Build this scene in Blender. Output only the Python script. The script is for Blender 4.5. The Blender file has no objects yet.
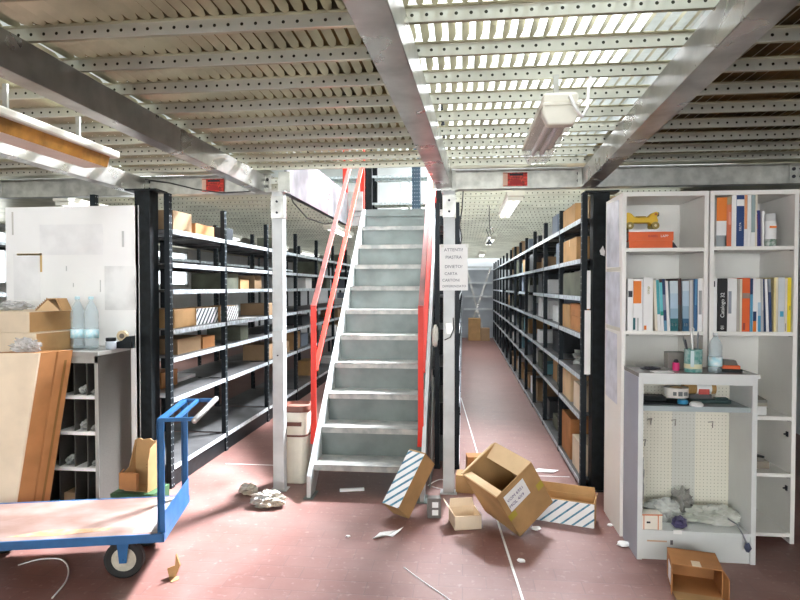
import bpy, bmesh, math, random
from mathutils import Vector, Matrix, Euler, noise as mnoise
C = bpy.context.scene.collection
rnd = random.Random(7)
# ---------------------------------------------------------------- camera calibration
F_PX = 580.0; YAW = math.atan(63/F_PX); PIT = math.atan(13/F_PX); EYE = 1.5
def ray(px, py):
    u = (px-400)/F_PX; v = (300-py)/F_PX
    y = math.cos(PIT)+v*math.sin(PIT); z = -math.sin(PIT)+v*math.cos(PIT)
    return Vector((u*math.cos(YAW)-y*math.sin(YAW), u*math.sin(YAW)+y*math.cos(YAW), z))
def atY(px, py, Y):
    r = ray(px, py); return r*(Y/r.y)+Vector((0,0,EYE))
def atZ(px, py, Z=0.0):
    r = ray(px, py); return r*((Z-EYE)/r.z)+Vector((0,0,EYE))
cam = bpy.data.objects.new('camera', bpy.data.cameras.new('camera')); C.objects.link(cam)
cam.data.sensor_width = 36; cam.data.lens = 36*F_PX/800; cam.data.clip_start = .05
cam.location = (0,0,EYE); cam.rotation_euler = (math.pi/2-PIT, 0, YAW)
bpy.context.scene.camera = cam
# ---------------------------------------------------------------- materials
MATS = {}
def mat(name, col, rough=.5, metal=0, nz=None, bump=0, bscale=60, rvar=0, col2=None, spec=.5, trans=0, emit=None, alpha=1, stretch=(1,1,1), ior=1.45):
    if name in MATS: return MATS[name]
    m = bpy.data.materials.new(name); m.use_nodes = True; MATS[name] = m
    nt = m.node_tree; b = nt.nodes['Principled BSDF']; N = nt.nodes.new; L = nt.links.new
    c = (*col, 1)
    b.inputs['Base Color'].default_value = c; b.inputs['Roughness'].default_value = rough
    b.inputs['Metallic'].default_value = metal; b.inputs['Specular IOR Level'].default_value = spec
    b.inputs['Transmission Weight'].default_value = trans; b.inputs['Alpha'].default_value = alpha
    b.inputs['IOR'].default_value = ior
    tc = N('ShaderNodeTexCoord'); mp = N('ShaderNodeMapping'); L(tc.outputs['Object'], mp.inputs['Vector'])
    mp.inputs['Scale'].default_value = stretch
    sc, amt = nz if nz else (9, .05)
    n = N('ShaderNodeTexNoise'); n.inputs['Scale'].default_value = sc; n.inputs['Detail'].default_value = 5
    L(mp.outputs[0], n.inputs['Vector'])
    mx = N('ShaderNodeMix'); mx.data_type = 'RGBA'
    mx.inputs[6].default_value = c
    d = col2 if col2 else tuple(max(0, x*(1-amt*2.2)) for x in col)
    mx.inputs[7].default_value = (*d, 1)
    r = N('ShaderNodeMapRange'); r.inputs[1].default_value = .38; r.inputs[2].default_value = .66
    L(n.outputs['Fac'], r.inputs[0]); L(r.outputs[0], mx.inputs[0]); L(mx.outputs[2], b.inputs['Base Color'])
    if rvar:
        r2 = N('ShaderNodeMapRange'); r2.inputs[3].default_value = max(.03, rough-rvar); r2.inputs[4].default_value = min(1, rough+rvar)
        L(n.outputs['Fac'], r2.inputs[0]); L(r2.outputs[0], b.inputs['Roughness'])
    if bump:
        n2 = N('ShaderNodeTexNoise'); n2.inputs['Scale'].default_value = bscale; L(mp.outputs[0], n2.inputs['Vector'])
        bp = N('ShaderNodeBump'); bp.inputs['Strength'].default_value = bump; bp.inputs['Distance'].default_value = .004
        L(n2.outputs['Fac'], bp.inputs['Height']); L(bp.outputs[0], b.inputs['Normal'])
    if emit:
        b.inputs['Emission Color'].default_value = (*emit[0], 1); b.inputs['Emission Strength'].default_value = emit[1]
    return m
def dots(m, sx, sz, r, col, axis='XZ'):
    """round punched holes in rows, as a pattern of the part itself"""
    nt = m.node_tree; b = nt.nodes['Principled BSDF']; N = nt.nodes.new; L = nt.links.new
    tc = N('ShaderNodeTexCoord'); sp = N('ShaderNodeSeparateXYZ'); L(tc.outputs['Object'], sp.inputs[0])
    def cell(o, s):
        d = N('ShaderNodeMath'); d.operation = 'DIVIDE'; d.inputs[1].default_value = s; L(sp.outputs[o], d.inputs[0])
        f = N('ShaderNodeMath'); f.operation = 'FRACT'; L(d.outputs[0], f.inputs[0])
        g = N('ShaderNodeMath'); g.operation = 'SUBTRACT'; g.inputs[1].default_value = .5; L(f.outputs[0], g.inputs[0])
        h = N('ShaderNodeMath'); h.operation = 'MULTIPLY'; h.inputs[1].default_value = s; L(g.outputs[0], h.inputs[0])
        q = N('ShaderNodeMath'); q.operation = 'POWER'; q.inputs[1].default_value = 2; L(h.outputs[0], q.inputs[0]); return q
    a = cell(axis[0], sx); c = cell(axis[1], sz)
    s = N('ShaderNodeMath'); s.operation = 'ADD'; L(a.outputs[0], s.inputs[0]); L(c.outputs[0], s.inputs[1])
    t = N('ShaderNodeMath'); t.operation = 'LESS_THAN'; t.inputs[1].default_value = r*r; L(s.outputs[0], t.inputs[0])
    mx = N('ShaderNodeMix'); mx.data_type = 'RGBA'; mx.inputs[7].default_value = (*col, 1)
    src = b.inputs['Base Color'].links[0].from_socket
    L(src, mx.inputs[6]); L(t.outputs[0], mx.inputs[0]); L(mx.outputs[2], b.inputs['Base Color'])
    return m
M_galv = mat('galvanised_steel', (.60,.60,.57), .33, .85, nz=(14,.14), bump=.12, bscale=20, rvar=.12)
M_beam = mat('beam_steel', (.56,.55,.52), .30, .85, nz=(5,.16), bump=.08, bscale=8, rvar=.14)
M_deck = mat('deck_steel', (.50,.47,.33), .32, .9, nz=(5,.12), rvar=.1)
M_rib = dots(mat('deck_rib_steel', (.66,.66,.58), .34, .7, nz=(4,.1), rvar=.1), .046, 2.350/55.5, .0055, (.03,.03,.02), 'XZ')
M_post = mat('pale_grey_paint', (.60,.63,.63), .4, .1, nz=(6,.08))
M_stair = mat('stair_grey_steel', (.17,.20,.19), .38, .35, nz=(5,.12), bump=.05, bscale=9, rvar=.12)
M_tread = mat('worn_tread_steel', (.26,.28,.265), .45, .3, nz=(11,.3), rvar=.12, col2=(.44,.43,.40))
M_red = mat('red_paint', (.74,.035,.018), .4, 0, nz=(5,.08))
M_redworn = mat('worn_red_paint', (.22,.055,.042), .5, 0, nz=(6,.25))
M_black = mat('black_steel', (.008,.012,.014), .5, .0, nz=(20,.3), spec=.3)
M_upright = dots(mat('black_perforated_steel', (.009,.014,.018), .5, .0, spec=.3), .025, .05, .005, (.38,.42,.42), 'YZ')
M_shelf = mat('shelf_steel', (.13,.13,.13), .4, .4, nz=(4,.14), rvar=.1)
M_lip = mat('shelf_edge_steel', (.74,.82,.86), .35, .1, nz=(30,.2))
M_card = mat('cardboard', (.47,.28,.12), .8, 0, nz=(6,.1), bump=.06, bscale=90)
M_card2 = mat('orange_cardboard', (.45,.20,.07), .8, 0, nz=(6,.1))
M_card3 = mat('pale_cardboard', (.66,.47,.27), .8, 0, nz=(5,.08))
M_card4 = mat('cream_cardboard', (.80,.66,.49), .75, 0, nz=(5,.06))
M_cardg = mat('grey_green_board', (.13,.14,.10), .7, 0, nz=(5,.2))
M_white = mat('white_laminate', (.90,.885,.84), .4, 0, nz=(3,.03))
M_paper = mat('white_paper', (.88,.88,.87), .7, 0, nz=(8,.03))
M_gcab = mat('light_grey_laminate', (.70,.72,.71), .45, 0, nz=(4,.04))
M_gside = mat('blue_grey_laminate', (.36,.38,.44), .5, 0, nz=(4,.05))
M_gtop = mat('grey_laminate_top', (.27,.26,.25), .25, 0, nz=(5,.12))
M_dcab = mat('dark_grey_laminate', (.085,.08,.07), .5, 0, nz=(150,.14))
M_dcabf = mat('grey_edge_band', (.36,.36,.33), .5, 0)
M_peg = dots(mat('pegboard', (.80,.77,.66), .6, 0, nz=(3,.03)), .02, .02, .0026, (.36,.34,.27), 'XZ')
M_blue = mat('blue_enamel', (.02,.12,.30), .4, 0, nz=(8,.12), rvar=.08)
M_rubber = mat('black_rubber', (.02,.02,.02), .7)
M_chrome = mat('zinc_metal', (.62,.62,.60), .3, .7)
M_pink = mat('worn_plywood_deck', (.27,.17,.14), .5, 0, nz=(5,.3), col2=(.38,.28,.25), stretch=(1,1.6,1), rvar=.1)
M_ink = mat('black_ink', (.03,.03,.04), .7)
M_cream = mat('cream_plastic', (.82,.78,.66), .45)
M_brown = mat('brown_plastic', (.16,.06,.04), .45)
M_plastic = mat('crumpled_film', (.70,.70,.70), .22, 0, alpha=.55, nz=(12,.2))
M_bag = mat('grey_bag_film', (.42,.42,.40), .3, 0, nz=(9,.5), col2=(.62,.55,.42))
M_wfilm = mat('white_bag_film', (.70,.72,.68), .3, 0, nz=(9,.3), alpha=.85)
M_bottle = mat('clear_bottle', (.55,.70,.76), .10, 0, alpha=.34)
M_blab = mat('pale_blue_label', (.45,.78,.88), .5, 0, nz=(40,.2), col2=(.85,.93,.95))
M_yellow = mat('yellow_plastic', (.80,.50,.03), .4)
M_orange = mat('orange_print', (.85,.23,.03), .5)
M_redorange = mat('red_orange_cover', (.82,.14,.03), .45)
M_cord = mat('white_cord', (.82,.82,.80), .5)
M_dcord = mat('dark_cord', (.05,.05,.05), .5)
M_sticker = mat('red_sticker', (.80,.05,.03), .35, 0, nz=(60,.35))
M_diff = mat('frosted_diffuser', (.72,.73,.72), .08, 0, alpha=.32)
M_diffo = mat('amber_diffuser', (.62,.30,.06), .3, 0, nz=(8,.3))
M_housing = mat('lamp_housing', (.78,.76,.66), .4)
M_block = mat('blocking_sheet_brown', (.26,.19,.07), .8, 0, nz=(3,.4))
M_roof = mat('roof_sheet', (.65,.68,.70), .6)
M_wallm = mat('painted_wall', (.74,.77,.79), .7, 0, nz=(2,.05))
M_wallg = mat('grey_wall_panel', (.42,.45,.48), .5, 0, nz=(1.2,.12))
M_sky = mat('skylight_sheet', (.9,.95,1), .5, emit=((.90,.96,1.0), 2.0))
M_win = mat('bright_window_pane', (.9,.95,1), .3, emit=((.93,.97,1.0), 2.5))
def simple(r, g, b, rough=.5):
    return mat('tone_%d_%d_%d' % (r*100, g*100, b*100), (r, g, b), rough)
# floor: small red-brown pavers, dirty and slightly glossy
def floor_mat():
    m = bpy.data.materials.new('red_floor_pavers'); m.use_nodes = True; nt = m.node_tree; N = nt.nodes.new; L = nt.links.new
    b = nt.nodes['Principled BSDF']; tc = N('ShaderNodeTexCoord')
    br = N('ShaderNodeTexBrick'); br.inputs['Scale'].default_value = 1; br.inputs['Brick Width'].default_value = .24; br.inputs['Row Height'].default_value = .12
    br.inputs['Mortar Size'].default_value = .003; br.inputs['Mortar Smooth'].default_value = .6
    br.inputs['Color1'].default_value = (.205,.095,.078,1); br.inputs['Color2'].default_value = (.180,.082,.068,1); br.inputs['Mortar'].default_value = (.15,.075,.065,1)
    L(tc.outputs['Object'], br.inputs['Vector'])
    n1 = N('ShaderNodeTexNoise'); n1.inputs['Scale'].default_value = 1.6; n1.inputs['Detail'].default_value = 7; n1.inputs['Roughness'].default_value = .65; L(tc.outputs['Object'], n1.inputs['Vector'])
    r1 = N('ShaderNodeMapRange'); r1.inputs[1].default_value = .42; r1.inputs[2].default_value = .72; r1.inputs[4].default_value = .5; L(n1.outputs['Fac'], r1.inputs[0])
    m1 = N('ShaderNodeMix'); m1.data_type = 'RGBA'; m1.inputs[7].default_value = (.34,.225,.20,1); L(br.outputs['Color'], m1.inputs[6]); L(r1.outputs[0], m1.inputs[0])
    n2 = N('ShaderNodeTexNoise'); n2.inputs['Scale'].default_value = 26; n2.inputs['Detail'].default_value = 4; L(tc.outputs['Object'], n2.inputs['Vector'])
    r2 = N('ShaderNodeMapRange'); r2.inputs[1].default_value = .60; r2.inputs[2].default_value = .74; r2.inputs[4].default_value = .32; L(n2.outputs['Fac'], r2.inputs[0])
    m2 = N('ShaderNodeMix'); m2.data_type = 'RGBA'; m2.inputs[7].default_value = (.46,.35,.32,1); L(m1.outputs[2], m2.inputs[6]); L(r2.outputs[0], m2.inputs[0])
    L(m2.outputs[2], b.inputs['Base Color'])
    r3 = N('ShaderNodeMapRange'); r3.inputs[3].default_value = .30; r3.inputs[4].default_value = .62; L(n1.outputs['Fac'], r3.inputs[0]); L(r3.outputs[0], b.inputs['Roughness'])
    bp = N('ShaderNodeBump'); bp.inputs['Strength'].default_value = .25; bp.inputs['Distance'].default_value = .003; L(br.outputs['Fac'], bp.inputs['Height']); bp.invert = True
    L(bp.outputs[0], b.inputs['Normal'])
    return m
M_floor = floor_mat()
# ---------------------------------------------------------------- mesh building
class MB:
    def __init__(s): s.v = []; s.f = []; s.m = []; s.mats = []; s.M = Matrix()
    def mi(s, m):
        if m is None: return 0
        if m not in s.mats: s.mats.append(m)
        return s.mats.index(m)
    def add(s, vs, fs, m=None):
        k = len(s.v); s.v += [s.M @ Vector(p) for p in vs]; i = s.mi(m)
        for f in fs: s.f.append([k+q for q in f]); s.m.append(i)
        return s
    def box(s, x0, x1, y0, y1, z0, z1, m=None):
        return s.add([(x0,y0,z0),(x1,y0,z0),(x1,y1,z0),(x0,y1,z0),(x0,y0,z1),(x1,y0,z1),(x1,y1,z1),(x0,y1,z1)],
                     [(0,3,2,1),(4,5,6,7),(0,1,5,4),(1,2,6,5),(2,3,7,6),(3,0,4,7)], m)
    def bar(s, p, q, w, h, m=None, up=(0,0,1)):
        p = Vector(p); q = Vector(q); d = (q-p).normalized(); r = d.cross(Vector(up))
        if r.length < 1e-4: r = d.cross(Vector((1,0,0)))
        r.normalize(); u = r.cross(d); r *= w/2; u *= h/2
        return s.add([p-r-u,p+r-u,p+r+u,p-r+u,q-r-u,q+r-u,q+r+u,q-r+u], [(0,3,2,1),(4,5,6,7),(0,1,5,4),(1,2,6,5),(2,3,7,6),(3,0,4,7)], m)
    def tube(s, pts, r, n=8, m=None, close=False):
        pts = [Vector(p) for p in pts]; vs = []; fs = []; N_ = len(pts); pr = None
        for i, p in enumerate(pts):
            d = (pts[min(i+1,N_-1)]-pts[max(i-1,0)]).normalized()
            a = pr if pr is not None else (Vector((0,0,1)) if abs(d.z) < .9 else Vector((1,0,0)))
            e = (a-d*a.dot(d)).normalized(); g = d.cross(e); pr = e
            for k in range(n):
                t = 2*math.pi*k/n; vs.append(p+(e*math.cos(t)+g*math.sin(t))*(r[i] if isinstance(r, (list,tuple)) else r))
        for i in range(N_-1):
            for k in range(n): fs.append((i*n+k, i*n+(k+1)%n, (i+1)*n+(k+1)%n, (i+1)*n+k))
        fs.append(tuple(range(n))[::-1]); fs.append(tuple((N_-1)*n+k for k in range(n)))
        return s.add(vs, fs, m)
    def lathe(s, prof, n=20, m=None, c=(0,0,0)):
        vs = []; fs = []
        for r, z in prof:
            for k in range(n): t = 2*math.pi*k/n; vs.append((c[0]+r*math.cos(t), c[1]+r*math.sin(t), c[2]+z))
        for i in range(len(prof)-1):
            for k in range(n): fs.append((i*n+k, i*n+(k+1)%n, (i+1)*n+(k+1)%n, (i+1)*n+k))
        if prof[0][0] > 1e-4: fs.append(tuple(range(n))[::-1])
        if prof[-1][0] > 1e-4: fs.append(tuple((len(prof)-1)*n+k for k in range(n)))
        return s.add(vs, fs, m)
    def prism(s, poly, d, m=None):
        """poly: 3-D points of one face, d: extrusion vector"""
        n = len(poly); d = Vector(d); a = [Vector(p) for p in poly]; vs = a+[p+d for p in a]
        fs = [tuple(range(n))[::-1], tuple(range(n,2*n))]+[(i,(i+1)%n,n+(i+1)%n,n+i) for i in range(n)]
        return s.add(vs, fs, m)
    def mesh(s, name, m=None, smooth=False):
        me = bpy.data.meshes.new(name); me.from_pydata([tuple(p) for p in s.v], [], s.f)
        ms = s.mats if s.mats else [m]
        for x in ms: me.materials.append(x)
        for p, i in zip(me.polygons, s.m): p.material_index = i; p.use_smooth = smooth
        bm = bmesh.new(); bm.from_mesh(me); bmesh.ops.recalc_face_normals(bm, faces=bm.faces); bm.to_mesh(me); bm.free()
        return me
def link(name, me, parent=None, bevel=0, smooth=False):
    o = bpy.data.objects.new(name, me); C.objects.link(o)
    if parent is not None: o.parent = parent
    if bevel:
        b = o.modifiers.new('bevel', 'BEVEL'); b.width = bevel; b.segments = 2; b.limit_method = 'ANGLE'
    return o
def tag(o, label, cat, group=None):
    o['label'] = label; o['category'] = cat
    if group: o['group'] = group
    return o
def thing(name, label, cat, loc=(0,0,0), rot=(0,0,0), group=None):
    o = bpy.data.objects.new(name, None); C.objects.link(o); o.location = loc; o.rotation_euler = rot if isinstance(rot, (tuple, list, Euler)) else (0,0,rot)
    o.empty_display_size = .1
    return tag(o, label, cat, group)
def part(t, name, mb, m=None, label=None, bevel=0, smooth=False, world=False):
    """world=True: mb was drawn in world coordinates"""
    if world:
        k = t; mtx = Matrix()
        while k is not None: mtx = Matrix.LocRotScale(k.location, k.rotation_euler, None) @ mtx; k = k.parent
        inv = mtx.inverted(); mb.v = [inv @ Vector(p) for p in mb.v]
    o = link(name, mb.mesh(name, m, smooth), t, bevel)
    if label: o['label'] = label
    return o
def solo(name, mb, m, label, cat, loc=(0,0,0), rot=(0,0,0), group=None, bevel=0, smooth=False):
    o = link(name, mb.mesh(name, m, smooth), None, bevel); o.location = loc
    o.rotation_euler = rot if isinstance(rot, (tuple, list, Euler)) else (0,0,rot)
    return tag(o, label, cat, group)
def struct(name, mb, m, bevel=0):
    o = link(name, mb.mesh(name, m), None, bevel); o['kind'] = 'structure'; return o
def copytree(o, parent=None):
    c = o.copy(); C.objects.link(c)
    if parent is not None: c.parent = parent
    for ch in [x for x in o.children]: copytree(ch, c)
    return c
def lettering(parent, text, size, loc, rot=(math.pi/2,0,0), m=None, align='CENTER', name='lettering', ext=.0004, space=1.0):
    cu = bpy.data.curves.new('t', 'FONT'); cu.body = text; cu.size = size; cu.align_x = align; cu.align_y = 'CENTER'; cu.extrude = ext; cu.space_line = space; cu.resolution_u = 3
    t = bpy.data.objects.new('t', cu); C.objects.link(t); bpy.context.view_layer.update()
    me = bpy.data.meshes.new_from_object(t.evaluated_get(bpy.context.evaluated_depsgraph_get()))
    bpy.data.objects.remove(t); me.materials.clear(); me.materials.append(m or M_ink)
    o = link(name, me, parent); o.location = loc; o.rotation_euler = rot; return o
def crumple(rx, ry, rz, seed, sub=4, amp=.35, freq=3.0, flat=True):
    bm = bmesh.new(); bmesh.ops.create_icosphere(bm, subdivisions=sub, radius=1)
    o = Vector((seed*7.3, seed*3.1, seed))
    for v in bm.verts:
        p = v.co.copy(); d = mnoise.noise(p*freq+o)*amp + abs(mnoise.noise(p*freq*2.3+o))*amp*.9
        v.co = p*(1+d); v.co = Vector((v.co.x*rx, v.co.y*ry, v.co.z*rz+rz))
        if v.co.z < 0: v.co.z = 0
    mb = MB(); bm.verts.ensure_lookup_table()
    mb.add([v.co.copy() for v in bm.verts], [[v.index for v in f.verts] for f in bm.faces]); bm.free(); return mb
# ================================================================ THE BUILDING
XL, XR, YN, YF, ZT = -6.2, 3.4, -3.5, 17.3, 5.4
ORD = ['first','second','third','fourth','fifth','sixth','seventh','eighth','ninth','tenth','eleventh','twelfth','thirteenth','fourteenth']
struct('floor', MB().box(XL,XR,YN,YF,-.1,0), M_floor)
def wall_with_holes(name, fixed, a0, a1, holes, m, axis):
    mb = MB(); zs = sorted({0, ZT, *[h[2] for h in holes], *[h[3] for h in holes]}); xs = sorted({a0, a1, *[h[0] for h in holes], *[h[1] for h in holes]})
    for i in range(len(xs)-1):
        for j in range(len(zs)-1):
            cx = (xs[i]+xs[i+1])/2; cz = (zs[j]+zs[j+1])/2
            if any(h[0] < cx < h[1] and h[2] < cz < h[3] for h in holes): continue
            if axis == 'Y': mb.box(xs[i],xs[i+1],fixed[0],fixed[1],zs[j],zs[j+1])
            else: mb.box(fixed[0],fixed[1],xs[i],xs[i+1],zs[j],zs[j+1])
    return struct(name, mb, m)
near_h = [(-4.6,-1.6,.9,3.2),(-.9,2.4,.9,3.2)]  # unseen windows added behind the camera as front fill
wall_with_holes('wall_near', (YN-.15,YN), XL, XR, near_h, M_wallm, 'Y')
left_h = [(3.0,7.4,1.5,2.3),(8.4,12.6,1.5,2.3),(3.0,7.4,3.2,4.8),(8.4,12.6,3.2,4.8)]
wall_with_holes('wall_left', (XL-.15,XL), YN, YF, left_h, M_wallm, 'X')
struct('wall_right', MB().box(XR,XR+.15,YN,YF,0,ZT), M_wallm)
far_h = [(-1.9,.6,2.9,4.8)]
wall_with_holes('wall_far', (YF,YF+.15), XL, XR, far_h, M_wallm, 'Y')
k = 0
for (a0,a1,z0,z1) in near_h:
    k += 1; w = struct('window_%d' % k, MB().box(a0,a1,YN-.10,YN-.08,z0,z1), M_win)
    f = MB()
    for x in (a0+.03, (a0+a1)/2, a1-.03): f.box(x-.03,x+.03,YN-.07,YN-.01,z0,z1)
    for z in (z0+.03, z1-.03): f.box(a0,a1,YN-.07,YN-.01,z-.03,z+.03)
    part(w, 'window_frame', f, M_post)
for (a0,a1,z0,z1) in left_h:
    k += 1; w = struct('window_%d' % k, MB().box(XL-.10,XL-.08,a0,a1,z0,z1), M_win)
    f = MB()
    for i in range(4):
        y = a0+.03+(a1-a0-.06)*i/3; f.box(XL-.07,XL-.01,y-.03,y+.03,z0,z1)
    for z in (z0+.03, z1-.03): f.box(XL-.07,XL-.01,a0,a1,z-.03,z+.03)
    part(w, 'window_frame', f, M_post)
for (a0,a1,z0,z1) in far_h:
    k += 1; w = struct('window_%d' % k, MB().box(a0,a1,YF+.08,YF+.10,z0,z1), M_win)
    f = MB()
    for i in range(5):
        x = a0+.03+(a1-a0-.06)*i/4; f.box(x-.03,x+.03,YF+.01,YF+.07,z0,z1)
    part(w, 'window_frame', f, M_post)
# roof with translucent skylight sheets
sky = [(-1.6,2.7)]
mb = MB()
xs = [XL]+[q for s in sky for q in s]+[XR]
for i in range(0, len(xs), 2): mb.box(xs[i],xs[i+1],YN,YF,ZT,ZT+.1)
struct('ceiling', mb, M_roof)
for s in sky:
    k += 1; struct('window_%d' % k, MB().box(s[0],s[1],YN,YF,ZT+.04,ZT+.06), M_sky)
# ---- perforated steel deck of the mezzanine
P = .2715; YO = 1.694
def deck(x0, x1, y0, y1, closed=False):
    n0 = math.ceil((y0-YO)/P-.5); n1 = math.floor((y1-YO)/P-.5); mb = MB()
    for n in range(n0, n1+1):
        c = (n+.5)*P
        mb.box(x0,x1,c-.002,c+.001,2.3288,2.3712,M_rib)
        mb.box(x0,x1,c+.001,c+.016,2.3288,2.3316,M_deck); mb.box(x0,x1,c-.02,c+.022,2.3712,2.374,M_deck)
        if n == n1 and c+P > y1-YO+.1: continue
        nb = int((x1-x0)/.046)
        for i in range(nb):
            x = x0+(i+.5)*.046
            dx, dz = .0130, .0085
            ya, yb = c+.022, c+P-.020
            mb.add([(x-dx*.5,ya,2.368),(x+dx*.5,ya,2.376),(x-dx,ya+.03,2.372-dz),(x+dx,ya+.03,2.372+dz),(x-dx,yb-.03,2.372-dz),(x+dx,yb-.03,2.372+dz),(x-dx*.5,yb,2.368),(x+dx*.5,yb,2.376)],
                   [(0,1,3,2),(2,3,5,4),(4,5,7,6)], M_deck)
    o = struct('ceiling', mb, None); o.location.y = YO
    return o
for x0, x1 in ((-3.70,-2.44),(-2.44,-1.50),(-1.50,-.20),(-.20,.79),(.79,2.30)): deck(x0, x1, .1, 4.16)
deck(-3.7,-1.34,4.3,17.2); deck(-1.28,-.14,6.6,17.2); deck(-.10,1.9,4.3,17.2)
struct('trim_1', MB().box(1.9,XR,4.3,YF,2.35,2.38).box(XL,-3.7,YN,YF,2.35,2.38).box(2.3,XR,YN,4.3,2.35,2.38).box(-3.7,2.3,YN,.0,2.35,2.38), M_deck)
def sheet(x0,x1,y0,y1,lab):  # sheets added above the deck to block light through its slots
    mb = MB(); mb.box(0,x1-x0,0,y1-y0,0,.018)
    solo('blocking_sheet', mb, M_block, lab, 'blocking sheet', (x0,y0,2.392), bevel=.002)
sheet(-1.45,-.26,.3,3.6,'brown sheet added to block the deck slots over the bay left of the middle beam')
sheet(.84,2.25,.3,4.1,'brown sheet added to block the deck slots above the white bookcase')
struct('trim_4', MB().box(-3.7,-1.42,4.02,4.28,2.3588,2.362).box(-.14,2.3,4.02,4.28,2.3588,2.362), M_deck)
# ---- beams under the deck
def bolts(parent, x, y, z, face, n=(2,2), gap=.045):
    """face: 'y' plate facing the camera"""
    for i in range(n[0]):
        for j in range(n[1]):
            mb = MB(); r = .011; pts = []
            cx = x+(i-(n[0]-1)/2)*gap; cz = z+(j-(n[1]-1)/2)*gap
            mb.tube([(cx,y,cz),(cx,y-.006,cz)], r, 6); part(parent, 'bolt', mb, M_ink, world=True)
def long_beam(x, y0, y1, lab, w=.08, h=.1288, rz=0):
    t = thing('steel_beam', lab, 'beam', (x,y0,2.2), rot=math.radians(rz), group='beams running towards the aisles')
    mb = MB().box(-w/2,w/2,0,y1-y0,0,.006).box(-w/2,w/2,0,y1-y0,h-.008,h-.002).box(-w/2,-w/2+.006,0,y1-y0,0,h-.002).box(w/2-.006,w/2,0,y1-y0,0,h-.002)
    part(t, 'beam_body', mb, M_beam, bevel=.003)
    mb = MB().box(-w/2-.03,w/2+.03,y1-y0-.006,y1-y0,.005,h-.02)
    part(t, 'end_plate', mb, M_galv)
    return t
long_beam(-3.7,.0,4.17,'steel beam at the far left edge of the deck, beyond the orange lamp')
long_beam(-2.44,.0,4.19,'steel beam just left of the orange-sided lamp')
long_beam(-1.50,.0,4.19,'broad grey steel beam between the orange-sided lamp and the left white post')
long_beam(-.295,.0,4.19,'narrow steel beam above the stairs, ending over the right post', w=.11, rz=-2.2)
long_beam(.715,.0,4.19,'shiny steel beam right of the hanging clear lamp', w=.10, rz=-2.2)
long_beam(2.30,.0,4.19,'steel beam at the far right edge of the deck above the bookcase')
def cross_beam(x0, x1, lab, y=4.2):
    t = thing('cross_beam', lab, 'beam', (x0,y,2.2), group='cross beams above the rack fronts')
    L_ = x1-x0
    mb = MB().box(0,L_,0,.005,0,.140).box(0,L_,0,.07,0,.005).box(0,L_,0,.07,.122,.1288).box(0,L_,-.004,.0,.0,.012).box(0,L_,-.004,0,.128,.140)
    part(t, 'beam_body', mb, M_galv, bevel=.001)
    for xx in (.045, L_-.045):
        p = part(t, 'joint_plate', MB().box(xx-.045,xx+.045,-.01,-.004,.012,.128), M_galv, bevel=.001)
        for i in (-.022,.022):
            for j in (.045,.095):
                part(p, 'bolt', MB().tube([(xx+i,-.010,j),(xx+i,-.016,j)], .012, 8), M_ink)
    return t
cross_beam(-3.68,-2.46,'grey cross beam over the white panel at the left')
cb = cross_beam(-2.44,-1.42,'grey cross beam with a red sticker over the left racks')
cross_beam(-.14,.868,'grey cross beam with a red sticker over the right aisle')
cross_beam(.872,2.28,'plain grey cross beam above the white bookcase')
# edge plates around the stair opening
t = thing('edge_plate', 'smooth galvanised edge plate on the left side of the stair opening', 'panel', (-1.32,4.2,2.2))
part(t, 'plate', MB().box(-1.32,-1.30,4.2,6.5,2.2,2.56).box(-1.35,-1.30,4.2,6.5,2.2,2.205), mat('smooth_grey_plate', (.36,.36,.38), .3, .8, nz=(3,.3), rvar=.12), world=True, bevel=.002)
part(t, 'end_plate', MB().box(-1.36,-1.27,4.18,4.2,2.2,2.35), M_galv, world=True)
t = thing('edge_plate', 'smooth edge plate on the right side of the stair opening', 'panel', (-.14,4.28,2.2))
part(t, 'plate', MB().box(-.16,-.14,4.272,6.5,2.2,2.50), M_galv, world=True, bevel=.002)
t = thing('edge_plate', 'short edge plate beside the stair head, left of the top step', 'panel', (-1.30,6.5,2.3))
part(t, 'plate', MB().box(-1.30,-1.13,6.5,6.52,2.30,2.58), M_galv, world=True, bevel=.002)
t = thing('edge_beam', 'steel beam carrying the top of the stairs', 'beam', (-1.3,6.54,2.2))
part(t, 'beam_body', MB().box(-1.3,-.14,6.54,6.60,2.2,2.35).box(-1.3,-.14,6.50,6.60,2.35,2.365), M_galv, world=True)
# red stickers with a darker printed device
for x, lab in ((-1.95,'small red warning sticker on the cross beam over the left racks'),(.28,'small red warning sticker on the cross beam over the right aisle')):
    t = thing('sticker', lab, 'sticker', (x,4.186,2.215), group='red stickers on the cross beams')
    part(t, 'backing', MB().box(0,.17,0,.004,0,.095), M_sticker)
    part(t, 'printed_strip', MB().box(.045,.14,-.001,.0,.072,.088), M_ink)
    part(t, 'clear_edge', MB().box(.0,.032,-.001,.0,.005,.09), simple(.85,.55,.42))
    part(t, 'printed_mark', MB().prism([(.035,-.001,.008),(.15,-.001,.008),(.12,-.001,.035),(.09,-.001,.055),(.06,-.001,.035)], (0,.001,0)), simple(.45,.02,.02))
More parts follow.
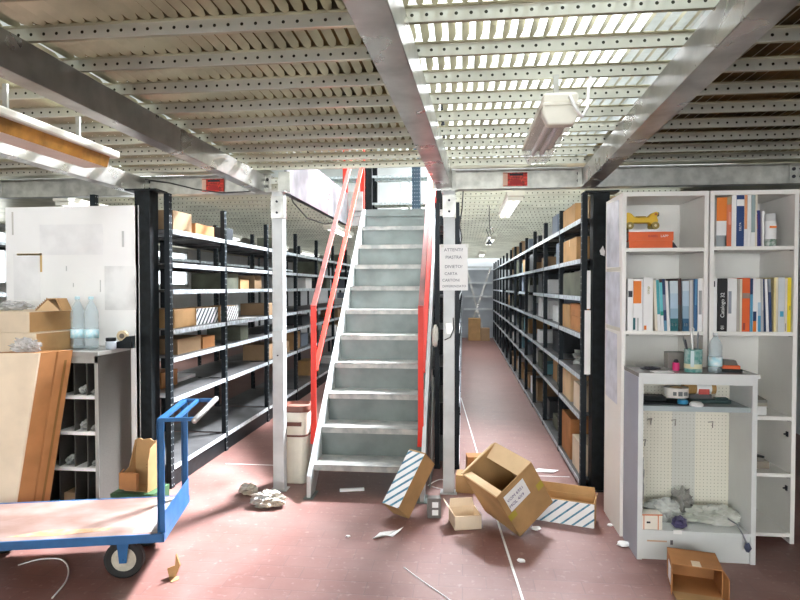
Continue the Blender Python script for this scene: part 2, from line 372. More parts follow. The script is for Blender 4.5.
# posts
def post(x, y, lab, w=.082):
    t = thing('steel_post', lab, 'post', (x,y,0))
    part(t, 'post_body', MB().box(-w/2,w/2,-.04,.04,.006,2.2), M_post, bevel=.004)
    part(t, 'foot_plate', MB().box(-.06,.06,-.05,.05,0,.006), M_post)
    part(t, 'head_plate', MB().box(-.06,.06,-.055,.05,2.19,2.2), M_galv)
    part(t, 'bracket', MB().box(-w/2-.006,w/2+.006,-.046,.03,2.0,2.16), M_galv, bevel=.001)
    for dz in (2.04,2.12): part(t, 'bolt', MB().tube([(0,-.046,dz),(0,-.054,dz)], .009, 6), M_ink)
    return t
lp = post(-1.345,4.15,'pale grey post left of the stairs beside the cream bin')
rp = post(-.10,4.22,'pale grey post right of the stairs carrying a handwritten notice')
part(lp, 'switch_box', MB().box(-.035,.04,-.06,-.04,1.10,1.18), M_post, bevel=.003)
part(lp, 'bolt', MB().tube([(0,-.04,1.0),(0,-.05,1.0)], .006, 6), M_ink)
part(rp, 'small_plate', MB().box(-.02,.025,-.045,-.04,1.16,1.24), M_galv)
part(rp, 'wire_loop', MB().tube([(.03,-.045,1.28),(.035,-.06,1.20),(.01,-.065,1.14),(-.03,-.06,1.12)], .004, 6), M_dcord)
# the notice
t = thing('paper_notice', 'white handwritten paper notice taped on the right post', 'notice', (-.052,4.172,1.64), rot=(0,math.radians(-.5),0))
part(t, 'sheet', MB().box(-.115,.085,-.001,.0,-.165,.165), M_paper)
for i, (s, z) in enumerate((('ATTENTI?',.125),('PIASTRA',.072),('DIVIETO?',.005),('CARTA',-.045),('CARTONI',-.092),('DIFFERENZIATO',-.135))):
    lettering(t, s, .031 if i < 3 else .028 if i < 5 else .023, (-.015 if i < 3 else -.035 if i < 5 else -.012,-.0022,z), m=simple(.12,.12,.16))
for s, sy in ((-.105,.155),(.072,.152)): part(t, 'tape_strip', MB().box(s-.0,s+.02,-.0022,-.001,sy-.01,sy+.012), simple(.80,.80,.74))
# mezzanine columns, black
for x, y, lab in ((1.0,4.42,'thick black column at the front of the right racks'),(-2.285,4.0,'thick black column right of the white panel')):
    t = thing('black_column', lab, 'column', (x,y,0))
    part(t, 'column_body', MB().box(-.058,.058,-.06,.06,.008,2.2), M_black, bevel=.004)
    part(t, 'foot_plate', MB().box(-.10,.10,-.08,.08,0,.008), M_black)
    part(t, 'head_plate', MB().box(-.12,.12,-.08,.08,2.188,2.2), M_black)
t = [o for o in C.objects if o.name.startswith('black_column')][0]
part(t, 'torn_label', MB().prism([(-.005,-.0615,1.735),(.022,-.0615,1.725),(.025,-.0615,1.76),(.01,-.0615,1.80),(-.012,-.0615,1.765)], (0,-.001,0)), M_paper)
part(t, 'hanging_strip', MB().box(-.115,-.072,-.062,-.058,.86,1.33).box(-.10,-.075,-.062,-.058,1.34,1.62), M_paper)
# ================================================================ RACKS
_up = {}
def upright_mesh(h):
    if h not in _up:
        mb = MB(); a = .045; b = .04
        mb.box(-b/2,b/2,-a/2,-a/2+.004,0,h).box(-b/2,-b/2+.004,-a/2,a/2,0,h).box(b/2-.004,b/2,-a/2,a/2,0,h).box(-b/2-.004,b/2+.004,-a/2-.002,a/2+.002,0,.03)
        _up[h] = mb.mesh('upright', M_upright)
    return _up[h]
_sh = {}
def shelf_mesh(L_, D, s):
    key = (L_, D, s)
    if key not in _sh:
        mb = MB(); x = sorted((0, s*D)); y0, y1 = .026, L_-.026
        mb.box(x[0],x[1],y0,y1,-.004,0,M_shelf)
        for e in (0, s*D):
            a, b = sorted((e, e+(s*.004 if e == 0 else -s*.004))); mb.box(a,b,y0,y1,-.032,-.004,M_shelf)
        a, b = sorted((-s*.003, 0)); mb.box(a,b,y0,y1,-.034,.001,M_lip)
        for f in (.33,.66):
            mb.box(x[0]+.01,x[1]-.01,L_*f-.02,L_*f+.02,-.022,-.004,M_shelf)
        _sh[key] = mb.mesh('shelf', None)
    return _sh[key]
def rack_bay(x, y, L_, D, s, zs, h, lab, group, last=False, z0=0, brace=True):
    t = thing('shelving_rack', lab, 'shelving rack', (x,y,z0), group=group)
    ys = [0]+([L_] if last else [])
    for yy in ys:
        for xx in (s*.02, s*(D-.02)):
            o = link('upright', upright_mesh(h), t); o.location = (xx,yy,0)
    for z in zs:
        o = link('shelf', shelf_mesh(L_, D, s), t); o.location = (0,0,z-z0)
    if zs[0]-z0 < .3:
        a, b = sorted((s*.01, s*.02)); part(t, 'kick_plate', MB().box(a,b,.028,L_-.028,.0,zs[0]-z0-.036), M_black)
    return t
RZ = [.055,.54,.84,1.15,1.43,1.71,2.01]
RY = [4.42,5.41,6.43,7.38,8.33,9.2,10.1,11.0,12.0,13.0,14.0,15.0,16.0,16.95]
for i in range(13):
    zs = list(RZ)
    if i in (3,5,8): zs.remove(1.43)
    rack_bay(.87, RY[i], round(RY[i+1]-RY[i],3), .5, 1, zs, 2.19,
             'black steel rack bay on the right side of the right aisle, %s from its front' % ORD[i], 'rack bays right of the right aisle', i == 12)
LZ = [.165,.67,.97,1.18,1.48,1.68,1.93]
LY = [4.09,5.09,6.24,7.37,8.45,9.55,10.65,11.75,12.85,13.95,15.05,16.15]
for i in range(11):
    rack_bay(-2.15, LY[i], round(LY[i+1]-LY[i],3), .62, -1, LZ, 2.19,
             'black steel rack bay left of the stairs along the left aisle, %s from its front' % ORD[i], 'rack bays along the left aisle', i == 10)
for i in range(5):
    rack_bay(-4.0, 4.3+i*2.1, 2.1, .6, -1, [.1,.55,1.0,1.45,1.9], 2.19,
             'black steel rack bay of the back row by the left windows, %s from its front' % ORD[i], 'rack bays of the back row at the left', i == 4)
for i in range(8):
    rack_bay(-.03, 6.75+i*1.27, 1.27, .45, -1, RZ, 2.19,
             'black steel rack bay behind the stairs facing the right aisle, %s from its front' % ORD[i], 'rack bays behind the stairs', i == 7)
rack_bay(-.03, 4.78, .9, .2, -1, RZ, 2.19, 'narrow black rack bay squeezed between the stairs and the right aisle, nearer the post', 'narrow rack bays beside the stairs')
rack_bay(-.03, 5.68, .9, .2, -1, RZ, 2.19, 'narrow black rack bay squeezed between the stairs and the right aisle, farther from the post', 'narrow rack bays beside the stairs', True)
for i in range(6):
    rack_bay(1.46, 4.42+i*2.08, 2.08, .5, 1, [.055,.54,.84,1.15,1.43,1.71,2.01], 2.19,
             'black steel rack bay of the back-to-back row behind the right racks, %s from its front' % ORD[i], 'rack bays of the back row at the right', i == 5)
# upstairs rack seen through the stair opening
def upper_rack(x, y, W, lab):
    t = thing('shelving_rack', lab, 'shelving rack', (x,y,2.40), group='upstairs rack bays')
    for xx in (0, W):
        for yy in (0,.6):
            part(t, 'upright', MB().box(xx-.03,xx+.03,yy-.03,yy+.03,0,2.4), M_black)
    for z in (.50,.95,1.4,1.9):
        part(t, 'shelf', MB().box(.03,W-.03,-.0,.6,z-.004,z).box(.03,W-.03,-.004,0,z-.035,z+.004).box(.03,W-.03,.28,.31,z-.03,z-.004).box(W*.5-.02,W*.5+.02,0,.6,z-.03,z-.004), M_lip)
    return t
upper_rack(-2.6,9.6,1.0,'upstairs pale-shelved rack bay seen through the stair opening, left of the dark upright')
upper_rack(-1.54,9.6,1.2,'upstairs pale-shelved rack bay seen behind the head of the stairs')
t = thing('storage_column', 'blue-black perforated column upstairs behind the head of the stairs', 'column', (-.62,7.7,2.365))
part(t, 'column_body', MB().box(-.055,.055,-.05,.05,.006,2.3), dots(mat('blue_black_steel', (.03,.07,.11), .4, .2), .03, .05, .006, (.25,.33,.38), 'XZ'))
part(t, 'foot_plate', MB().box(-.08,.08,-.07,.07,0,.006), M_black)
solo('dark_cabinet', MB().box(0,.42,0,.4,0,.5).box(.02,.40,-.01,0,.03,.47), M_black, 'black cabinet upstairs just right of the blue-black column', 'cabinet', (-.52,8.2,2.365), bevel=.004)
# bracing on the far wall of the right aisle
t = thing('wall_bracing', 'crossed steel bracing on the far wall of the right aisle', 'bracing', (.1,17.2,0))
def fb(n, a, b, w=.05): part(t, n, MB().bar(a, b, .02, w), M_post if n != 'diagonal' else M_beam, world=True)
for z in (2.08,1.62,1.22,.85): fb('rail', (.02,17.2,z), (.85,17.2,z))
fb('diagonal', (.10,17.22,2.05), (.62,17.22,.1)); fb('diagonal', (.80,17.24,2.05), (.15,17.24,.1))
solo('wall_panel', MB().box(0,1.2,0,.02,0,2.0), M_wallg, 'dark grey panel closing the end of the right aisle', 'panel', (-.2,17.27,0))
# ================================================================ STAIRS
SX0, SX1 = -1.10, -.265
t = thing('steel_staircase', 'grey steel staircase with red handrails going up to the deck', 'stairs', (-.68,4.0,0), rot=math.radians(.5))
def SP(x, y, z): return (x+.68, y-4.0, z)
RISE, RUN = .2155, .237
sl = RISE/RUN
for x0, x1 in ((SX0,SX0+.03),(SX1-.03,SX1)):
    mb = MB(); d = x1-x0
    poly = [SP(x0,3.99,.006),SP(x0,4.12,.006),SP(x0,6.52,2.10),SP(x0,6.52,2.37),SP(x0,6.44,2.37),SP(x0,3.99,.16)]
    mb.prism(poly, (d,0,0))
    part(t, 'stringer', mb, M_post, bevel=.002)
    a = SX0-.0 if x0 == SX0 else SX1-.03
    part(t, 'foot_plate', MB().box(x0+.68-.02,x1+.68+.02,-.03,.14,0,.006), M_stair)
for k in range(1, 11):
    y = 4.08+(k-1)*RUN; z = k*RISE
    mb = MB().box(SX0+.71,SX1+.65,y-4,y-4+.262,z-.004,z).box(SX0+.71,SX1+.65,y-4,y-4+.004,z-.042,z)
    tr = part(t, 'tread', mb, M_tread)
    if k < 11:
        mb = MB(); yb = y-4+.262
        mb.box(SX0+.71,SX1+.65,yb-.004,yb,z,z+RISE-.01); part(t, 'riser', mb, M_stair)
part(t, 'top_plate', MB().box(SX0+.71,SX1+.65,2.44,2.54,2.362,2.368).box(SX0+.71,SX1+.65,2.44,2.445,2.29,2.362), M_stair)
for sx, side in ((SX0-.03,-1),(SX1-.045,1)):
    post_y = 4.32
    pb = part(t, 'handrail_post', MB().box(sx+.68-.021,sx+.68+.021,post_y-4-.004,post_y-4+.010,.36,1.36), M_red, bevel=.002)
    pl = .33
    mb = MB().prism([SP(sx-.025,post_y-.006,.30),SP(sx+.03,post_y-.006,.30),SP(sx+.022,post_y-.006,.42),SP(sx-.022,post_y-.006,.42)], (0,.012,0))
    part(pb, 'post_foot', mb, M_red)
    part(t, 'handrail', MB().bar(SP(sx,post_y,1.345),SP(sx,6.62,1.345+(6.62-post_y)*sl), .042, .018), M_redworn, label='worn brownish red top rail', bevel=.003)
    part(t, 'handrail', MB().bar(SP(sx+side*-.0+.012,post_y,.86),SP(sx+.012,6.62,.86+(6.62-post_y)*sl), .040, .016), M_red, bevel=.003)
    part(t, 'handrail_post', MB().box(sx+.68-.025,sx+.68+.025,2.60,2.63,2.37,3.45), M_red, bevel=.003)
t2 = thing('guard_post', 'red guard post on the left edge of the stair opening, upstairs', 'post', (-1.335,6.53,2.36))
part(t2, 'post_body', MB().box(-.028,.028,-.015,.015,0,1.1), M_red, bevel=.003)
part(t2, 'foot_plate', MB().box(-.04,.04,-.03,.03,-.008,0), M_red)
# ================================================================ CARDBOARD
def mat3(ax, ay, az): return Matrix((ax, ay, az)).transposed()
def carton(name, lab, size, m, loc, rot=(0,0,0), open_top=True, flaps=(), th=.005, tape=None, cat='cardboard box', group=None, min_=None, back_h=None):
    """body with walls of board; flaps: (side, angle_deg, length)  side in 'f','b','l','r'; angle 0 = flat shut, 180 = folded down outside"""
    sx, sy, sz = size; t = thing(name, lab, cat, loc, rot, group); mi = min_ or m
    mb = MB()
    if not open_top: mb.box(-sx/2,sx/2,-sy/2,sy/2,0,sz)
    else:
        mb.box(-sx/2,sx/2,-sy/2,sy/2,0,th); mb.box(-sx/2,sx/2,-sy/2,-sy/2+th,0,sz); mb.box(-sx/2,sx/2,sy/2-th,sy/2,0,back_h or sz)
        mb.box(-sx/2,-sx/2+th,-sy/2,sy/2,0,sz); mb.box(sx/2-th,sx/2,-sy/2,sy/2,0,sz)
    part(t, 'box_body', mb, m, bevel=0 if open_top else .003)
    for s, ang, ln in flaps:
        a = math.radians(ang)
        du = math.cos(a)*ln; dz = math.sin(a)*ln
        e = .004
        if s == 'f': q = [(-sx/2+e,-sy/2,sz),(sx/2-e,-sy/2,sz),(sx/2-.012,-sy/2+du,sz+dz),(-sx/2+.012,-sy/2+du,sz+dz)]
        if s == 'b': q = [(-sx/2+e,sy/2,sz),(sx/2-e,sy/2,sz),(sx/2-.012,sy/2-du,sz+dz),(-sx/2+.012,sy/2-du,sz+dz)]
        if s == 'l': q = [(-sx/2,-sy/2+e,sz),(-sx/2,sy/2-e,sz),(-sx/2+du,sy/2-.012,sz+dz),(-sx/2+du,-sy/2+.012,sz+dz)]
        if s == 'r': q = [(sx/2,-sy/2+e,sz),(sx/2,sy/2-e,sz),(sx/2-du,sy/2-.012,sz+dz),(sx/2-du,-sy/2+.012,sz+dz)]
        n = (Vector(q[1])-Vector(q[0])).cross(Vector(q[2])-Vector(q[0])).normalized()*.004
        part(t, 'flap', MB().prism(q, n), mi)
    if tape: part(t, 'tape_strip', MB().box(*tape), simple(.50,.36,.12))
    return t
# big open box tipped on its corner
Rv = Vector((math.cos(YAW), math.sin(YAW), 0)); Fv = Vector((-math.sin(YAW), math.cos(YAW), 0)); Uv = Vector((0,0,1))
def basis(px, py):
    global Fv, Uv, Rv
    Fv = ray(px, py).normalized(); Rv = Fv.cross(Vector((0,0,1))).normalized(); Uv = Rv.cross(Fv)
def v3(a, b, c): return Rv*a+Uv*b+Fv*c
basis(508, 495)
w = v3(.2,.21,.075); h = v3(.137,-.217,.243); d = v3(-.217,.124,.233)
wn = w.normalized(); hn = (h-wn*h.dot(wn)).normalized(); dn = wn.cross(hn)
if dn.dot(d) < 0: dn = -dn
# local x = wn, local y = dn (away from the label face), local z = -hn (opening faces up along -h)
Rm = mat3(wn, dn, -hn)
if Rm.determinant() < 0: Rm = mat3(-wn, dn, -hn)
W_, D_, H_ = .30, .34, .352
low = min([Rm @ Vector((sx*W_/2, sy*D_/2, sz*H_)) for sx in (-1,1) for sy in (-1,1) for sz in (0,1)], key=lambda p: p.z)
foot = atZ(520,537,.004)
t = carton('cardboard_box', 'large open cardboard box tipped on one corner, with a handwritten white label', (W_,D_,H_), M_card, foot-low, Rm.to_euler(), flaps=(('r',-16,.11),('l',-22,.06),('b',215,.08)), min_=M_card3)
lb = part(t, 'paper_label', MB().box(-.115,.05,-D_/2-.0015,-D_/2-.0002,.19,.315), M_paper)
lettering(lb, 'VOM 6951', .030, (-.04,-D_/2-.002,.268), m=simple(.15,.12,.25)); lettering(lb, 'MOL 4X9', .030, (-.05,-D_/2-.002,.225), m=simple(.15,.12,.25))
part(t, 'tape_strip', MB().box(W_/2-.05,W_/2,-D_/2-.001,-D_/2-.0002,.15,.20), simple(.42,.33,.04)); part(t, 'tape_strip', MB().box(-W_/2,-W_/2+.06,-D_/2-.001,-D_/2-.0002,.14,.185), simple(.42,.33,.04))
# striped box leaning by the stairs
def stripes(W, H, n, x0, z0, y, w=.018, m=None, k=1.0, dash=True):
    """diagonal printed stripes, clipped to a W x H panel, on the plane y (facing -y)"""
    mb = MB(); step = (W+H)/n
    for i in range(n+1):
        c = i*step+step*.25
        def pt(s_):  # line x+... : x - z*k = c - H
            return s_
        # parallelogram between lines x = c-H*k+z*k and + w
        poly = []
        for (a, zz) in ((c-H*k, 0), (c-H*k+w, 0), (c+w, H), (c, H)): poly.append((a, zz))
        # clip in x to 0..W
        def clip(P_, lo, sign):
            out = []
            for j in range(len(P_)):
                p, q = P_[j], P_[(j+1) % len(P_)]; ip = sign*(p[0]-lo) >= 0; iq = sign*(q[0]-lo) >= 0
                if ip: out.append(p)
                if ip != iq:
                    f = (lo-p[0])/(q[0]-p[0]); out.append((lo, p[1]+f*(q[1]-p[1])))
            return out
        poly = clip(clip(poly, 0, 1), W, -1)
        if len(poly) < 3: continue
        mb.add([(x0+a, y, z0+b) for a, b in poly]+[(x0+a, y-.0006, z0+b) for a, b in poly],
               [tuple(range(len(poly), 2*len(poly)))]+[(j, (j+1) % len(poly), len(poly)+(j+1) % len(poly), len(poly)+j) for j in range(len(poly))])
    return mb
M_navy = mat('navy_print', (.05,.16,.28), .6, 0, nz=(45,.5), col2=(.12,.32,.42))
basis(405, 485)
Lv = v3(.18,.35,.099); wv = v3(-.1,.03,.076); dv = v3(.07,-.07,.12)
ln_ = Lv.normalized(); w_ = (wv-ln_*wv.dot(ln_)).normalized(); d_ = ln_.cross(w_)
if d_.dot(dv) < 0: d_ = -d_
Rm = mat3(-w_, d_, ln_)
if Rm.determinant() < 0: Rm = mat3(w_, d_, ln_)
sW, sD, sL = .135, .15, .40
low = min([Rm @ Vector((sx*sW/2, sy*sD/2, sz*sL)) for sx in (-1,1) for sy in (-1,1) for sz in (0,1)], key=lambda p: p.z)
t = carton('striped_box', 'narrow box with blue and white stripes leaning against the foot of the stairs', (sW,sD,sL), M_card, atZ(409,519,.004)-low, Rm.to_euler(), open_top=False)
part(t, 'printed_face', MB().box(-sW/2,sW/2,-sD/2-.0012,-sD/2-.0002,0,sL-.012), M_paper)
part(t, 'printed_stripes', stripes(sW, sL-.012, 8, -sW/2, 0, -sD/2-.0013, w=.020, k=.9), M_navy)
# second striped box lying on the floor
t = carton('striped_box', 'long open box with navy and white stripes lying right of the tipped box', (.385,.14,.155), M_card, (.65,3.80,0), math.radians(-17), flaps=(('b',95,.055),('r',100,.03)))
part(t, 'printed_face', MB().box(-.192,.192,-.0712,-.0702,.0,.15), M_paper)
part(t, 'printed_stripes', stripes(.384, .148, 8, -.192, .001, -.0713, w=.016, k=1.15), M_navy)
# cream box beside the right post
t = carton('cream_box', 'small cream open box on the floor at the foot of the right post', (.17,.17,.085), M_card4, (.015,3.66,0), math.radians(14), flaps=(('l',125,.07),('b',105,.05)))
t = thing('socket_box', 'small dark double socket box beside the cream box', 'socket box', (-.185,3.76,0), rot=math.radians(6))
part(t, 'housing', MB().box(-.045,.045,-.03,.03,0,.13), simple(.16,.15,.14), bevel=.003)
for z in (.035,.085): part(t, 'socket', MB().box(-.014,.026,-.034,-.03,z-.014,z+.020), M_paper)
carton('cardboard_box', 'small brown box standing behind the tipped box near the right post', (.14,.12,.20), M_card2, (.10,4.50,0), math.radians(5), open_top=False, tape=(-.02,.02,-.0605,-.06,.12,.2))
carton('cardboard_box', 'low brown box lying in front of the one behind the tipped box', (.13,.14,.13), M_card, (.02,4.28,0), math.radians(-5), open_top=False)
# open box lying in front of the grey cabinet, mouth to the camera
t = thing('cardboard_box', 'open brown box lying on its side in front of the grey pegboard cabinet', 'cardboard box', (1.135,2.93,0), rot=math.radians(-12))
bw, bd, bh, e = .225, .19, .140, .005
part(t, 'box_body', MB().box(-bw/2,bw/2,0,bd,0,e).box(-bw/2,bw/2,0,bd,bh-e,bh).box(-bw/2,-bw/2+e,0,bd,e,bh-e).box(bw/2-e,bw/2,0,bd,e,bh-e).box(-bw/2,bw/2,bd-e,bd,0,bh), M_card2)
part(t, 'flap', MB().prism([(-bw/2+.004,0,.001),(bw/2-.004,0,.001),(bw/2-.012,-.075,.001),(-bw/2+.012,-.075,.001)], (0,0,.004)), M_card)
part(t, 'flap', MB().prism([(bw/2,0,.006),(bw/2,0,bh-.004),(bw/2+.012,-.065,bh-.012),(bw/2+.012,-.065,.012)], (.004,0,0)), M_card2)
part(t, 'flap', MB().prism([(-bw/2,0,.006),(-bw/2,0,bh-.004),(-bw/2-.004,-.055,bh-.012),(-bw/2-.004,-.055,.012)], (-.004,0,0)), M_card2)
part(t, 'paper_label', MB().box(-bw/2-.0012,-bw/2-.0002,.01,.12,.02,.11), M_paper)
part(t, 'tape_strip', MB().box(-.02,.02,0,.06,bh,bh+.0008), M_card4)
# ================================================================ TROLLEY
t = thing('platform_trolley', 'blue platform trolley with a worn pink-brown deck and folding handle', 'trolley', (-1.50,2.76,0), rot=math.radians(13.5))
# local x runs along the long side (negative = away from the handle), y across
TL, TW = 1.15, .56
part(t, 'deck_board', MB().box(-TL,-.02,.012,TW-.012,.222,.25), M_pink, bevel=.002)
part(t, 'deck_frame', MB().box(-TL,0,0,.012,.208,.252).box(-TL,0,TW-.012,TW,.208,.252).box(-.02,0,0,TW,.208,.252).box(-TL,-TL+.02,0,TW,.208,.252), M_blue, bevel=.002)
part(t, 'paint_smear', MB().prism([(-.78,.06,.2505),(-.55,.05,.2505),(-.30,.08,.2505),(-.29,.125,.2505),(-.45,.12,.2505),(-.6,.13,.2505)], (0,0,.0006)), mat('orange_stain', (.62,.30,.14), .6, nz=(25,.3), col2=(.55,.36,.28)))
part(t, 'wear_plate', MB().box(-.16,-.02,.03,TW-.03,.2505,.253), simple(.40,.36,.34))
for y in (.03, TW-.03):
    hp = part(t, 'handle_post', MB().box(-.035,-.003,y-.006,y+.006,.25,.83).box(-.035,-.031,y-.018,y+.018,.25,.83), M_blue, bevel=.001)
part(t, 'handle_plate', MB().box(-.004,.000,.02,TW-.02,.252,.36), M_blue, bevel=.001)
part(t, 'handle_top', MB().box(-.035,.16,.022,.034,.815,.835).box(-.035,.16,TW-.034,TW-.022,.815,.835).box(-.035,-.005,.034,TW-.034,.817,.833).box(.045,.065,.034,TW-.034,.817,.833), M_blue, bevel=.001)
part(t, 'handle_grip', MB().tube([(.155,-.01,.825),(.155,TW+.01,.825)], .016, 12), M_chrome, label='bare metal grip tube', smooth=True)
def caster(x, y, ang):
    cr = part(t, 'caster', MB().box(x-.045,x+.045,y-.045,y+.045,.200,.208).prism([(x-.03,y-.030,.2),(x+.03,y-.030,.2),(x+.018,y-.030,.085),(x-.018,y-.030,.085)], (0,.003,0)).prism([(x-.03,y+.027,.2),(x+.03,y+.027,.2),(x+.018,y+.027,.085),(x-.018,y+.027,.085)], (0,.003,0)).tube([(x,y-.034,.098),(x,y+.034,.098)], .009, 8), M_blue)
    mb = MB(); pr = [(.062,-.018),(.088,-.020),(.098,-.014),(.098,.014),(.088,.020),(.062,.018),(.062,-.018)]; n = 28; vs = []; fs = []
    for r, yy in pr:
        for k in range(n): a = 2*math.pi*k/n; vs.append((x+r*math.cos(a), y+yy, .098+r*math.sin(a)))
    for i in range(len(pr)-1):
        for k in range(n): fs.append((i*n+k, i*n+(k+1)%n, (i+1)*n+(k+1)%n, (i+1)*n+k))
    tire = part(cr, 'tyre', mb.add(vs, fs), M_rubber, smooth=False)
    mb = MB().tube([(x,y-.013,.098),(x,y+.013,.098)], .064, 28).tube([(x,y-.022,.098),(x,y+.022,.098)], .022, 16)
    part(cr, 'wheel_hub', mb, mat('pale_wheel_metal', (.62,.60,.50), .35, .4, nz=(30,.1)))
caster(-.22,.09,0); caster(-.22,TW-.09,0); caster(-TL+.15,.09,0); caster(-TL+.15,TW-.09,0)
# torn box standing on the trolley
Tm = Matrix.LocRotScale(Vector((-1.50,2.76,0)), Euler((0,0,math.radians(13.5))), None)
p0 = Tm @ Vector((-.17,TW-.10,.2545))
p0 = atY(141,489,3.50)
gc = thing('green_crate', 'dark green crate behind the trolley, under the torn box', 'crate', (p0.x,3.50,0))
part(gc, 'crate_body', MB().box(-.15,.13,-.08,.12,0,p0.z-.0005), simple(.05,.12,.05), bevel=.004); part(gc, 'crate_rim', MB().box(-.155,.135,-.085,-.08,p0.z-.03,p0.z-.005), simple(.06,.16,.06))
t = thing('torn_box', 'torn brown cardboard box standing just behind the trolley handle', 'cardboard box', p0, rot=math.radians(-6))
part(t, 'box_body', MB().box(-.085,.085,-.05,.06,0,.006).prism([(-.085,.055,0),(.085,.055,0),(.088,.055,.31),(.055,.055,.30),(.03,.055,.315),(-.02,.055,.305),(-.05,.055,.315),(-.08,.055,.30)], (0,.005,0)).prism([(.08,-.05,0),(.08,.055,0),(.086,.055,.31),(.086,-.03,.27),(.085,-.05,.20)], (.005,0,0)).prism([(-.085,-.05,0),(-.085,.055,0),(-.082,.055,.30),(-.085,-.0,.14),(-.085,-.05,.12)], (.005,0,0)), M_card)
part(t, 'folded_flap', MB().tube([(-.088,-.062,.075),(-.085,-.075,.13),(-.08,-.055,.14)], .004, 6).box(-.095,.03,-.085,-.06,.02,.125), M_card2, bevel=.008)
part(t, 'printed_mark', MB().box(.0,.05,.0535,.0545,.12,.125).box(.0,.04,.0535,.0545,.14,.145), simple(.25,.13,.05))
# ================================================================ LEFT: PANEL, CABINET, BOXES
a = atY(5,207,3.94); b = atY(138,205,3.94)
t = thing('display_board', 'large white board panel standing behind the grey cabinet, with sheets taped on it', 'panel', (a.x,3.94,0))
PWID = b.x-a.x; PH = 2.085
part(t, 'panel_board', MB().box(0,PWID,0,.022,.02,PH), mat('white_board', (.93,.93,.92), .4, nz=(3,.02)), bevel=.003)
part(t, 'edge_strip', MB().box(PWID,PWID+.006,-.002,.024,.02,PH), M_post)
for x in (.05, PWID-.09): part(t, 'foot', MB().box(x,x+.05,-.005,.03,0,.02), M_black)
def onpanel(x0,y0,x1,y1,name,m,lab=None):
    p = atY(x0,y1,3.94); q = atY(x1,y0,3.94)
    return part(t, name, MB().box(p.x-a.x,q.x-a.x,-.0015,-.0003,p.z,q.z), m, label=lab)
M_pap2 = mat('slightly_grey_paper', (.90,.90,.90), .7, 0, nz=(6,.05))
onpanel(40,224,103,255,'taped_sheet',M_pap2); onpanel(105,266,136,310,'taped_sheet',mat('greyish_paper', (.86,.87,.86), .7, nz=(4,.15)))
onpanel(14,254,40,300,'taped_sheet',M_pap2)
onpanel(17,253.5,41,255.5,'tape_strip',simple(.75,.55,.25)); onpanel(40,253,42,272,'tape_strip',simple(.75,.52,.22))
onpanel(122,231,124,247,'pencil_mark',simple(.55,.55,.54)); onpanel(12,212,13.4,235,'pencil_mark',simple(.62,.60,.56))
onpanel(66,266,67,271,'pencil_mark',simple(.6,.6,.6)); onpanel(73,283,74,287,'pencil_mark',simple(.6,.6,.6)); onpanel(100,280,101,292,'pencil_mark',simple(.6,.6,.6))
# dark grey pigeonhole cabinet
CX1, CX0, CY0, CY1, CH = -2.375, -3.40, 3.55, 3.93, 1.075
t = thing('pigeonhole_cabinet', 'dark grey cabinet with open pigeonholes in front of the white panel', 'cabinet', ((CX0+CX1)/2,CY0,0))
W2 = (CX1-CX0)/2; DD = CY1-CY0
part(t, 'side_panel', MB().box(W2-.024,W2,.002,DD,0,CH-.026), M_dcab, bevel=.001); part(t, 'side_panel', MB().box(-W2,-W2+.024,.002,DD,0,CH-.026), M_dcab)
part(t, 'edge_band', MB().box(W2-.024,W2,0,.002,0,CH-.026).box(-W2,W2,-.0,.002,CH-.075,CH-.026), M_dcabf)
part(t, 'cabinet_top', MB().box(-W2-.006,W2+.006,-.008,DD,CH-.026,CH), mat('grey_top_board', (.34,.34,.32), .35), bevel=.002)
part(t, 'back_panel', MB().box(-W2+.024,W2-.024,DD-.012,DD,0,CH-.026), M_dcab)
part(t, 'front_rail', MB().box(-W2+.024,W2-.024,.002,.02,CH-.075,CH-.026), M_dcabf)
shz = []
for py in (396, 432, 468):
    z = atY(85, py, CY0).z; shz.append(z)
    part(t, 'shelf', MB().box(-W2+.024,W2-.024,.003,DD-.012,z-.022,z), M_white)
for x in (-.22,-.11,.0,.11,.22,.33,.42): part(t, 'divider', MB().box(x-.003,x+.003,.02,DD-.012,.05,CH-.03), M_dcab)
shz.append(.05); part(t, 'bottom_board', MB().box(-W2+.024,W2-.024,.003,DD-.012,0,.05), M_dcab)
for i, z in enumerate(shz[:3]):
    for j, x in enumerate((.265,.375,.455)):
        part(t, 'label_holder', MB().box(x-.028,x+.028,-.001,.0025,z-.019,z-.003), M_paper)
cx = (CX0+CX1)/2
for i, (z, x, sx, lab) in enumerate(((shz[0],.462,.028,'white crumpled bag in the top right pigeonhole'),(shz[0],.385,.04,'small grey film bag in the top middle pigeonhole'),(shz[1],.462,.028,'white film bag in the second row right pigeonhole'),(shz[1],.385,.036,'white folded paper bag in the second row middle pigeonhole'),(shz[2],.462,.026,'small white packet in the third row right pigeonhole'),(shz[2],.28,.036,'grey film bag in the third row left pigeonhole'))):
    solo('plastic_bag', crumple(sx*.9, .06, .018+.012*(i % 2), 20+i, 3), M_wfilm, lab, 'bag', (cx+x-.008, CY0+.09, z), smooth=False, group='bags in the pigeonholes')
solo('tan_packet', MB().box(0,.09,0,.14,0,.07), M_card3, 'tan packet in the bottom pigeonhole of the dark grey cabinet', 'packet', (cx+.225,CY0+.05,.05), bevel=.004)
# boxes stacked on the cabinet, corner to the camera
def cbox(px, py, w, d, h, rz, z, lab, m=M_card, m_lit=M_card4, corner_y=None):
    """closed long box; its nearest vertical edge stands at pixel px, at depth corner_y"""
    p = atY(px, py, corner_y); t = thing('cardboard_box', lab, 'cardboard box', (p.x,corner_y,z), rot=math.radians(rz))
    mb = MB().box(-w,0,0,d,0,h); part(t, 'box_body', mb, m_lit, bevel=.002)
    part(t, 'shaded_end', MB().box(0,.0015,.004,d-.004,.003,h-.003), m)
    return t
